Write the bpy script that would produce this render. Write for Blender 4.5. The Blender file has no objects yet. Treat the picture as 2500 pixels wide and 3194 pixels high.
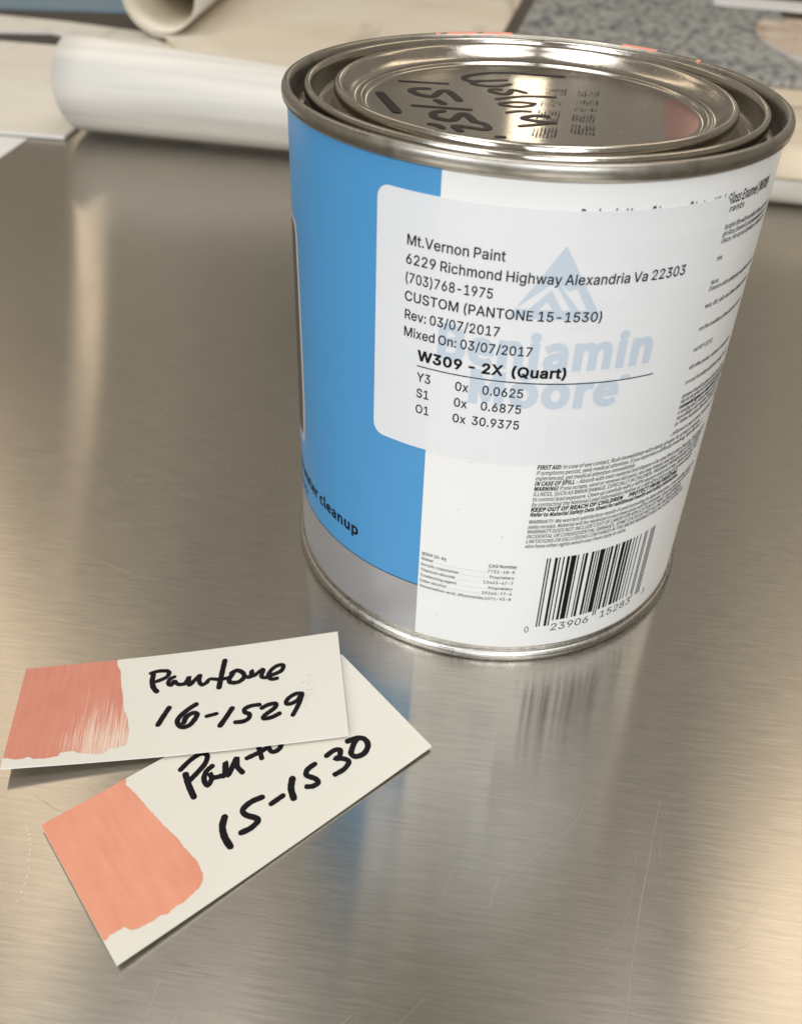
import bpy, bmesh, math, random
from mathutils import Vector, Matrix
from mathutils.geometry import delaunay_2d_cdt

random.seed(7)
S = 0.001                                   # the scene is laid out in millimetres, built in metres
scene = bpy.context.scene
C = scene.collection

# ------------------------------------------------------------------ camera
cd = bpy.data.cameras.new("camera")
cam = bpy.data.objects.new("camera", cd)
C.objects.link(cam)
pan, pit, rol = -0.101281, 0.634087, 0.052450
fw = Vector((math.sin(pan) * math.cos(pit), math.cos(pan) * math.cos(pit), -math.sin(pit)))
rt0 = Vector((math.cos(pan), -math.sin(pan), 0))
up0 = rt0.cross(fw)
rt = math.cos(rol) * rt0 + math.sin(rol) * up0
up = -math.sin(rol) * rt0 + math.cos(rol) * up0
m = Matrix((rt, up, -fw)).transposed().to_4x4()
m.translation = Vector((0, -206.775, 169.106)) * S
cam.matrix_world = m
cd.sensor_fit = 'HORIZONTAL'
cd.sensor_width = 36.0
cd.lens = 36.0 * 2819.9 / 2500
cd.shift_x = -48.79 / 2500
cd.shift_y = -131.59 / 2500
cd.clip_start = 0.004
cd.clip_end = 60
cd.dof.use_dof = True
cd.dof.focus_distance = 0.196
cd.dof.aperture_fstop = 24.0
scene.camera = cam

# ------------------------------------------------------------------ light
w = bpy.data.worlds.new("World")
scene.world = w
w.use_nodes = True
nt = w.node_tree
nt.nodes.clear()
wo = nt.nodes.new("ShaderNodeOutputWorld")
bg = nt.nodes.new("ShaderNodeBackground")
tc = nt.nodes.new("ShaderNodeTexCoord")
nz = nt.nodes.new("ShaderNodeTexNoise")
nz.inputs['Scale'].default_value = 1.0
nz.inputs['Detail'].default_value = 2.0
cr = nt.nodes.new("ShaderNodeValToRGB")
cr.color_ramp.elements[0].position = 0.30
cr.color_ramp.elements[0].color = (0.175, 0.158, 0.130, 1)
cr.color_ramp.elements[1].position = 0.72
cr.color_ramp.elements[1].color = (0.37, 0.330, 0.275, 1)
wm = nt.nodes.new('ShaderNodeMapping')
wm.inputs['Scale'].default_value = (5.0, 5.0, 1.3)
nt.links.new(tc.outputs['Generated'], wm.inputs['Vector'])
nt.links.new(wm.outputs['Vector'], nz.inputs['Vector'])
nt.links.new(nz.outputs['Fac'], cr.inputs['Fac'])
nt.links.new(cr.outputs['Color'], bg.inputs['Color'])
bg.inputs['Strength'].default_value = 1.0
nt.links.new(bg.outputs['Background'], wo.inputs['Surface'])

def area(name, az, el, dist, sx, sy, rad, col, target=(0, -0.03, 0.03)):
    """a rectangular lamp of the shop, seen from the can at azimuth az, elevation el; rad = its radiance"""
    l = bpy.data.lights.new(name, 'AREA')
    l.shape = 'RECTANGLE'
    l.size, l.size_y = sx, sy
    l.energy = rad * sx * sy * math.pi
    l.color = col
    o = bpy.data.objects.new(name, l)
    a, e = math.radians(az), math.radians(el)
    p = Vector((math.sin(a) * math.cos(e), math.cos(a) * math.cos(e), math.sin(e))) * dist
    o.location = p + Vector(target)
    o.rotation_euler = (-p).to_track_quat('-Z', 'Y').to_euler()
    C.objects.link(o)
    return o

WARM, SOFT, COOL = (1.0, 0.82, 0.61), (1.0, 0.88, 0.72), (0.90, 0.95, 1.0)
area("shop_window", 164, 28, 2.2, 1.1, 1.0, 5.8, COOL)
area("shop_window", 213, 28, 2.2, 0.9, 1.0, 5.8, COOL)
area("skylight", 122, 71, 2.1, 0.80, 0.9, 4.6, (.98, .965, .93))
area("skylight", 238, 71, 2.1, 0.80, 0.9, 4.6, (.98, .965, .93))
area("ceiling_lamp", 42, 51, 2.0, 0.30, 0.85, 2.4, WARM)
area("ceiling_lamp", -46, 47, 2.0, 0.20, 0.85, 2.3, WARM)
area("light_strip", -28.2, 24.6, 2.2, 0.014, 0.34, 9.0, WARM, (-0.19, 0.17, 0))  # narrow strip lamp that makes the long streak on the table
area("ceiling_lamp", -0.3, 15, 2.6, 0.09, 0.30, 5.0, WARM, (0, 0, 0.118))
area("ceiling_lamp", 11.5, 14, 2.6, 0.05, 0.25, 3.5, WARM, (0, 0, 0.118))

scene.view_settings.view_transform = 'Standard'
scene.view_settings.look = 'None'
scene.view_settings.exposure = 0.14
scene.view_settings.gamma = 1.0
scene.view_settings.use_curve_mapping = False
scene.cycles.max_bounces = 8

# ------------------------------------------------------------------ materials
def mat(name, col=(.8, .8, .8), rough=.5, metal=0.0, spec=0.5):
    mt = bpy.data.materials.new(name)
    mt.use_nodes = True
    b = mt.node_tree.nodes["Principled BSDF"]
    b.inputs['Base Color'].default_value = (*col, 1)
    b.inputs['Roughness'].default_value = rough
    b.inputs['Metallic'].default_value = metal
    b.inputs['Specular IOR Level'].default_value = spec
    return mt, mt.node_tree.nodes, mt.node_tree.links, b

def noise(n, l, scale, vec=None, detail=3.0, rough=.55, mapping=None, coord='Object'):
    t = n.new("ShaderNodeTexCoord")
    src = t.outputs[coord]
    if mapping:
        mp = n.new("ShaderNodeMapping")
        mp.inputs['Scale'].default_value = mapping[0]
        mp.inputs['Rotation'].default_value = mapping[1]
        l.new(src, mp.inputs['Vector'])
        src = mp.outputs['Vector']
    x = n.new("ShaderNodeTexNoise")
    x.inputs['Scale'].default_value = scale
    x.inputs['Detail'].default_value = detail
    x.inputs['Roughness'].default_value = rough
    l.new(src, x.inputs['Vector'])
    return x.outputs['Fac']

def ramp(n, l, fac, stops, const=False):
    r = n.new("ShaderNodeValToRGB")
    e = r.color_ramp.elements
    while len(e) < len(stops):
        e.new(0.5)
    for i, (p, c) in enumerate(stops):
        e[i].position = p
        e[i].color = (*c, 1) if len(c) == 3 else c
    if const:
        r.color_ramp.interpolation = 'CONSTANT'
    l.new(fac, r.inputs['Fac'])
    return r.outputs['Color']

def maprange(n, l, v, a, b, c, d):
    r = n.new("ShaderNodeMapRange")
    for i, x in zip((1, 2, 3, 4), (a, b, c, d)):
        r.inputs[i].default_value = x
    l.new(v, r.inputs[0])
    return r.outputs[0]

def math_(n, l, op, a, b):
    r = n.new("ShaderNodeMath")
    r.operation = op
    for i, x in enumerate((a, b)):
        if isinstance(x, (int, float)):
            r.inputs[i].default_value = x
        else:
            l.new(x, r.inputs[i])
    return r.outputs[0]

def mixc(n, l, fac, a, b):
    r = n.new("ShaderNodeMix")
    r.data_type = 'RGBA'
    for i, x in ((0, fac), (6, a), (7, b)):
        if isinstance(x, (int, float)):
            r.inputs[i].default_value = x
        elif isinstance(x, tuple):
            r.inputs[i].default_value = (*x, 1)
        else:
            l.new(x, r.inputs[i])
    return r.outputs[2]

def bump(n, l, h, b, strength, dist):
    r = n.new("ShaderNodeBump")
    r.inputs['Strength'].default_value = strength
    r.inputs['Distance'].default_value = dist
    l.new(h, r.inputs['Height'])
    l.new(r.outputs['Normal'], b.inputs['Normal'])

def tangent(n, l, b, v):
    c = n.new("ShaderNodeCombineXYZ")
    for i in range(3):
        c.inputs[i].default_value = v[i]
    l.new(c.outputs[0], b.inputs['Tangent'])

# brushed stainless steel of the table
M_STEEL, n, l, b = mat("brushed_steel", (.60, .56, .50), .22, 1.0)
b.inputs['Anisotropic'].default_value = 1.0
tangent(n, l, b, (0.0, 1.0, 0.0))
g1 = noise(n, l, 1.0, mapping=((120, 3000, 1), (0, 0, 0.0)), detail=3, rough=.6)
g2 = noise(n, l, 1.0, mapping=((110, 9000, 1), (0, 0, 0.012)), detail=1)
g3 = noise(n, l, 14.0, detail=4)
g4 = noise(n, l, 1.0, mapping=((60, 1300, 1), (0, 0, -0.008)), detail=2)
hs = math_(n, l, 'ADD', g1, math_(n, l, 'MULTIPLY', g2, .5))
l.new(maprange(n, l, math_(n, l, 'ADD', math_(n, l, 'MULTIPLY', g1, .4), math_(n, l, 'MULTIPLY', g3, .6)), .3, .7, .12, .18), b.inputs['Roughness'])
l.new(mixc(n, l, maprange(n, l, math_(n, l, 'ADD', math_(n, l, 'MULTIPLY', g1, .65), math_(n, l, 'MULTIPLY', g4, .35)), .34, .66, 0, 1), (.42, .392, .345), (.525, .49, .432)), b.inputs['Base Color'])
bump(n, l, hs, b, .10, .00003)
b.inputs['Roughness'].default_value = .2
haze = n.new("ShaderNodeBsdfAnisotropic")          # the wide, hazy part of the brushed finish
gc = b.inputs['Base Color'].links[0].from_socket
l.new(gc, haze.inputs['Color'])
haze.inputs['Roughness'].default_value = .175
haze.inputs['Anisotropy'].default_value = -.77        # this node counts the other way round: rough across the grain
tgn = b.inputs['Tangent'].links[0].from_socket
l.new(tgn, haze.inputs['Tangent'])
mx = n.new("ShaderNodeMixShader")
mx.inputs[0].default_value = .62
l.new(b.outputs[0], mx.inputs[1])
l.new(haze.outputs[0], mx.inputs[2])
l.new(mx.outputs[0], n["Material Output"].inputs['Surface'])

M_SCRATCH, n, l, b = mat("scratched_steel", (.60, .555, .475), .42, 1.0)

M_GLINT, n, l, b = mat("pale_glint_colour", (.85, .80, .70), .5)  # pale colour standing in for glints on the steel

def tin(name, col, r0, r1, grime=0.0, scale=300.0):
    mt, n, l, b = mat(name, col, r0, 1.0)
    a = noise(n, l, scale, detail=5, rough=.65)
    l.new(maprange(n, l, a, .3, .7, r0, r1), b.inputs['Roughness'])
    c = noise(n, l, scale * .45, detail=6, rough=.7)
    dark = tuple(x * .42 for x in col)
    l.new(mixc(n, l, math_(n, l, 'MULTIPLY', maprange(n, l, c, .53, .72, 0, 1), grime), col, dark), b.inputs['Base Color'])
    bump(n, l, a, b, .10, .00006)
    return mt
M_TIN = tin("tin_plate", (.60, .57, .51), .22, .36, .35)
M_RIM = tin("worn_tin_rim", (.43, .405, .36), .26, .42, .65, 260)
M_SEAM = tin("soldered_seam", (.52, .51, .49), .18, .45, .85, 520)
M_LID, n, l, b = mat("lid_tin", (.50, .47, .42), .20, 1.0)
b.inputs['Anisotropic'].default_value = 0.9
tangent(n, l, b, (0.0, 1.0, 0.0))
a = noise(n, l, 1.0, mapping=((900, 2600, 900), (0, 0, 0.1)), detail=3)
sp = noise(n, l, 900, detail=1)
l.new(maprange(n, l, a, .3, .7, .11, .19), b.inputs['Roughness'])
l.new(mixc(n, l, maprange(n, l, sp, .72, .76, 0, .55), (.50, .47, .42), (.85, .83, .78)), b.inputs['Base Color'])
bump(n, l, a, b, .08, .00004)

def paper(name, col, rough=.45, var=.03, scale=60, spec=.4, coat=0):
    mt, n, l, b = mat(name, col, rough, 0, spec)
    a = noise(n, l, scale, detail=5)
    l.new(mixc(n, l, a, tuple(x * (1 - var) for x in col), tuple(min(1, x * (1 + var)) for x in col)), b.inputs['Base Color'])
    f = math_(n, l, 'ADD', noise(n, l, 2500, detail=2), math_(n, l, 'MULTIPLY', noise(n, l, 45, detail=3), 6.0))
    bump(n, l, f, b, .12, .00006)
    b.inputs['Coat Weight'].default_value = coat
    b.inputs['Coat Roughness'].default_value = .25
    return mt
M_LABEL = paper("white_label_paper", (.82, .82, .81), .34, .015, 40, .5, .25)
M_BLUE = paper("blue_label_print", (.070, .295, .585), .36, .04, 30, .3, .15)
M_SILVER, n, l, b = mat("silver_label_print", (.46, .46, .48), .42, .55)
M_GREY = paper("charcoal_label_print", (.075, .070, .060), .4, .05, 50)
M_OUTLINE, n, l, b = mat("silver_outline_print", (.47, .475, .49), .5, 0.0)
M_INK, n, l, b = mat("black_print", (.008, .008, .010), .6, 0, .12)
M_FINE, n, l, b = mat("small_black_print", (.016, .015, .015), .6, 0, .12)
M_LOGO, n, l, b = mat("pale_blue_print", (.53, .60, .68), .5, 0, .3)
# the thermal sticker is slightly see-through
M_STICK, n, l, b = mat("sticker_paper", (.82, .83, .85), .40, 0, .4)
b.inputs['Alpha'].default_value = 0.85
a = noise(n, l, 160, detail=5)
l.new(mixc(n, l, a, (.835, .845, .865), (.87, .875, .89)), b.inputs['Base Color'])
# felt marker on card: slightly uneven black with a faint violet sheen
M_MARK, n, l, b = mat("black_marker_ink", (.012, .010, .011), .5, 0, .16)
a = noise(n, l, 700, detail=3)
l.new(mixc(n, l, a, (.004, .003, .004), (.015, .011, .014)), b.inputs['Base Color'])
l.new(maprange(n, l, a, .3, .7, .42, .62), b.inputs['Roughness'])
M_LIDMARK, n, l, b = mat("marker_on_tin", (.014, .011, .010), .45, 0, .25)
b.inputs['Alpha'].default_value = 0.96
M_STAMP, n, l, b = mat("violet_stamp_ink", (.028, .020, .034), .5, 0, .4)
b.inputs['Alpha'].default_value = 0.86
M_CARD = paper("cream_card", (.725, .685, .60), .45, .025, 50, .35)
M_CARDEDGE = paper("card_cut_edge", (.88, .86, .82), .6, .01)

def brush_paint(name, col, col2, base, dry_from=None, rot=0.0, sc=(900, 60, 1)):
    """hand brushed paint; u runs along the card (UV in metres), streaks follow the brush"""
    mt, n, l, b = mat(name, col, .38, 0, .45)
    a = noise(n, l, 1.0, mapping=(sc, (0, 0, rot)), detail=4, rough=.6, coord='UV')
    c = noise(n, l, 130, detail=3, coord='UV')
    f = math_(n, l, 'ADD', math_(n, l, 'MULTIPLY', a, .55), math_(n, l, 'MULTIPLY', c, .45))
    cc = mixc(n, l, maprange(n, l, f, .36, .64, 0, 1), col, col2)
    if dry_from:
        t = n.new("ShaderNodeTexCoord")
        sx = n.new("ShaderNodeSeparateXYZ")
        l.new(t.outputs['UV'], sx.inputs[0])
        u0, u1, v0, v1 = dry_from
        mu = maprange(n, l, sx.outputs[0], u0 * S, u1 * S, 0, 1)
        mv = maprange(n, l, sx.outputs[1], v0 * S, v1 * S, 0, 1)
        st = noise(n, l, 1.0, mapping=((2400, 75, 1), (0, 0, rot)), detail=5, rough=.7, coord='UV')
        k = math_(n, l, 'MULTIPLY', math_(n, l, 'MULTIPLY', mu, mv), .30)
        dry = maprange(n, l, math_(n, l, 'ADD', st, k), .62, .86, 0, .85)
        cc = mixc(n, l, dry, cc, base)
    l.new(cc, b.inputs['Base Color'])
    bump(n, l, f, b, .4, .00014)
    return mt
M_PAINT1 = brush_paint("rose_coral_paint", (.59, .220, .155), (.66, .265, .182), (.80, .66, .53), (9, 17, 8, 25), -0.12)
M_PAINT2 = brush_paint("orange_coral_paint", (.715, .285, .180), (.775, .34, .22), (.80, .66, .5), None, 0.25, (400, 50, 1))
M_DAB, n, l, b = mat("coral_paint_drip", (.72, .29, .20), .45)
M_PINK, n, l, b = mat("thin_pink_film", (.62, .30, .28), .22, .8)
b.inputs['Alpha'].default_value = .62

# background papers
def marble(name, c0, c1, c2, scale=5, rough=.5):
    mt, n, l, b = mat(name, c0, rough, 0, .35)
    a = noise(n, l, scale, detail=6, rough=.6, mapping=((1, 2.2, 1), (0, 0, .6)))
    v = noise(n, l, scale * 1.7, detail=3, mapping=((3.2, .55, 1), (0, 0, -.55)))
    c = ramp(n, l, a, [(.35, c0), (.65, c1)])
    l.new(mixc(n, l, maprange(n, l, v, .57, .64, 0, .55), c, c2), b.inputs['Base Color'])
    return mt
M_TAN = marble("peach_beige_wallpaper", (.69, .545, .40), (.77, .67, .51), (.44, .38, .31), 4)
M_CREAM = marble("cream_marbled_paper", (.72, .665, .56), (.79, .74, .65), (.52, .48, .40), 6)
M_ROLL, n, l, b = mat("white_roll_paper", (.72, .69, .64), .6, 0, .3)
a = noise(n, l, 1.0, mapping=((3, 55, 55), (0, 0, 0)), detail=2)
l.new(mixc(n, l, maprange(n, l, a, .40, .60, 0, 1), (.60, .58, .545), (.80, .755, .68)), b.inputs['Base Color'])  # grey crease shading along the roll, put into the paper colour
M_WHITE = paper("plain_white_paper", (.76, .74, .72), .6, .02)
M_DARK = paper("dark_brown_board", (.060, .050, .040), .6, .1)
M_BLUEBOARD = paper("slate_blue_board", (.17, .25, .31), .5, .1)
M_TWEED, n, l, b = mat("grey_tweed_fabric", (.2, .2, .2), .85, 0, .2)
a = noise(n, l, 120, detail=2, mapping=((1.3, .6, 1), (0, 0, .5)))
a2 = noise(n, l, 16, detail=2)
a3 = noise(n, l, 300, detail=2)
f = math_(n, l, 'ADD', math_(n, l, 'MULTIPLY', a, .75), math_(n, l, 'ADD', math_(n, l, 'MULTIPLY', a2, .12), math_(n, l, 'MULTIPLY', a3, .13)))
l.new(ramp(n, l, f, [(.40, (.125, .135, .14)), (.48, (.27, .272, .26)), (.58, (.38, .37, .335))]), b.inputs['Base Color'])
bump(n, l, f, b, .4, .0006)
M_CURL = marble("pale_beige_wallpaper", (.72, .615, .48), (.80, .73, .60), (.48, .42, .35), 4)
M_STONE = marble("brown_stone_print", (.50, .36, .25), (.70, .62, .52), (.30, .17, .10), 9)

# ------------------------------------------------------------------ mesh helpers
def link(name, bm, material, parent=None, smooth=False, mats=None):
    me = bpy.data.meshes.new(name)
    bm.to_mesh(me)
    bm.free()
    for mm in (mats or [material]):
        me.materials.append(mm)
    if smooth:
        for p in me.polygons:
            p.use_smooth = True
    o = bpy.data.objects.new(name, me)
    C.objects.link(o)
    if parent:
        o.parent = parent
    return o

def thing(name, label, cat, loc=(0, 0, 0), group=None):
    o = bpy.data.objects.new(name, None)
    o.empty_display_size = .02
    o.location = Vector(loc) * S
    C.objects.link(o)
    return tag(o, label, cat, group)

def tag(o, label, cat, group=None):
    o['label'] = label
    o['category'] = cat
    if group:
        o['group'] = group
    return o

def lathe(profile, seg=288, a0=0.0, a1=2 * math.pi, wob=None):
    """revolve (r, z) in mm round the z axis; angle 0 looks at the camera, growing to the right"""
    bm = bmesh.new()
    full = abs(a1 - a0 - 2 * math.pi) < 1e-6
    cols = []
    k = seg if full else seg + 1
    for i in range(k):
        a = a0 + (a1 - a0) * i / seg
        col = []
        for j, (r, z) in enumerate(profile):
            dr = wob(a, j) if wob else 0
            col.append(bm.verts.new(Vector(((r + dr) * math.sin(a), -(r + dr) * math.cos(a), z)) * S))
        cols.append(col)
    for i in range(seg):
        p, q = cols[i], cols[(i + 1) % k]
        for j in range(len(profile) - 1):
            if profile[j][0] == 0 or profile[j + 1][0] == 0:
                pass
            bm.faces.new((p[j], q[j], q[j + 1], p[j + 1]))
    bmesh.ops.remove_doubles(bm, verts=bm.verts, dist=1e-7)
    bmesh.ops.recalc_face_normals(bm, faces=bm.faces)
    return bm

def soup(tris, fn, step_x=None, step_y=None):
    """2-D triangles (mm) -> bmesh, cut on a grid so that it can follow a bent surface, then mapped by fn"""
    bm = bmesh.new()
    for t in tris:
        try:
            bm.faces.new([bm.verts.new((x, y, 0)) for x, y in t])
        except ValueError:
            pass
    for ax, st in ((0, step_x), (1, step_y)):
        if not st or not bm.verts:
            continue
        lo = min(v.co[ax] for v in bm.verts)
        hi = max(v.co[ax] for v in bm.verts)
        x = math.ceil(lo / st) * st
        while x < hi:
            no = Vector((1, 0, 0)) if ax == 0 else Vector((0, 1, 0))
            bmesh.ops.bisect_plane(bm, geom=bm.verts[:] + bm.edges[:] + bm.faces[:], plane_co=no * x, plane_no=no, dist=1e-5)
            x += st
    for f in bm.faces:                      # every flat piece faces +z before it is mapped
        if f.calc_area() > 0 and f.normal.z < 0:
            f.normal_flip()
    uv = bm.loops.layers.uv.new("UVMap")
    for f in bm.faces:
        for lp in f.loops:
            lp[uv].uv = (lp.vert.co.x * S, lp.vert.co.y * S)
    for v in bm.verts:
        v.co = Vector(fn(v.co.x, v.co.y)) * S
    return bm

def fill(contours):
    """triangles inside a set of outlines (holes run the other way round)"""
    vs, es = [], []
    for c in contours:
        o = len(vs)
        vs += [Vector((x, y)) for x, y in c]
        es += [(o + i, o + (i + 1) % len(c)) for i in range(len(c))]
    v2, _, fs, _, _, _ = delaunay_2d_cdt(vs, es, [], 0, 1e-6)
    out = []
    for f in fs:
        p = [v2[i] for i in f]
        cx, cy = sum(q.x for q in p) / 3, sum(q.y for q in p) / 3
        wn = 0
        for c in contours:
            for i in range(len(c)):
                (x0, y0), (x1, y1) = c[i - 1], c[i]
                if (y0 <= cy) != (y1 <= cy):
                    s = (x1 - x0) * (cy - y0) - (cx - x0) * (y1 - y0)
                    if y1 > y0 and s > 0:
                        wn += 1
                    elif y1 <= y0 and s < 0:
                        wn -= 1
        if wn:
            out.append([(q.x, q.y) for q in p])
    return out

def rect(x0, y0, x1, y1):
    return [[(x0, y0), (x1, y0), (x1, y1)], [(x0, y0), (x1, y1), (x0, y1)]]

def cyl(R):
    return lambda s, z: (R * math.sin(s / R), -R * math.cos(s / R), z)

def ccw_area(c):
    return sum(c[i][0] * c[(i + 1) % len(c)][1] - c[(i + 1) % len(c)][0] * c[i][1] for i in range(len(c))) / 2

def rounded(x0, y0, x1, y1, r, k=8):
    out = []
    for cx, cy, a in ((x1 - r, y1 - r, 0), (x0 + r, y1 - r, 90), (x0 + r, y0 + r, 180), (x1 - r, y0 + r, 270)):
        for i in range(k + 1):
            t = math.radians(a + 90 * i / k)
            out.append((cx + r * math.cos(t), cy + r * math.sin(t)))
    return out

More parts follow.
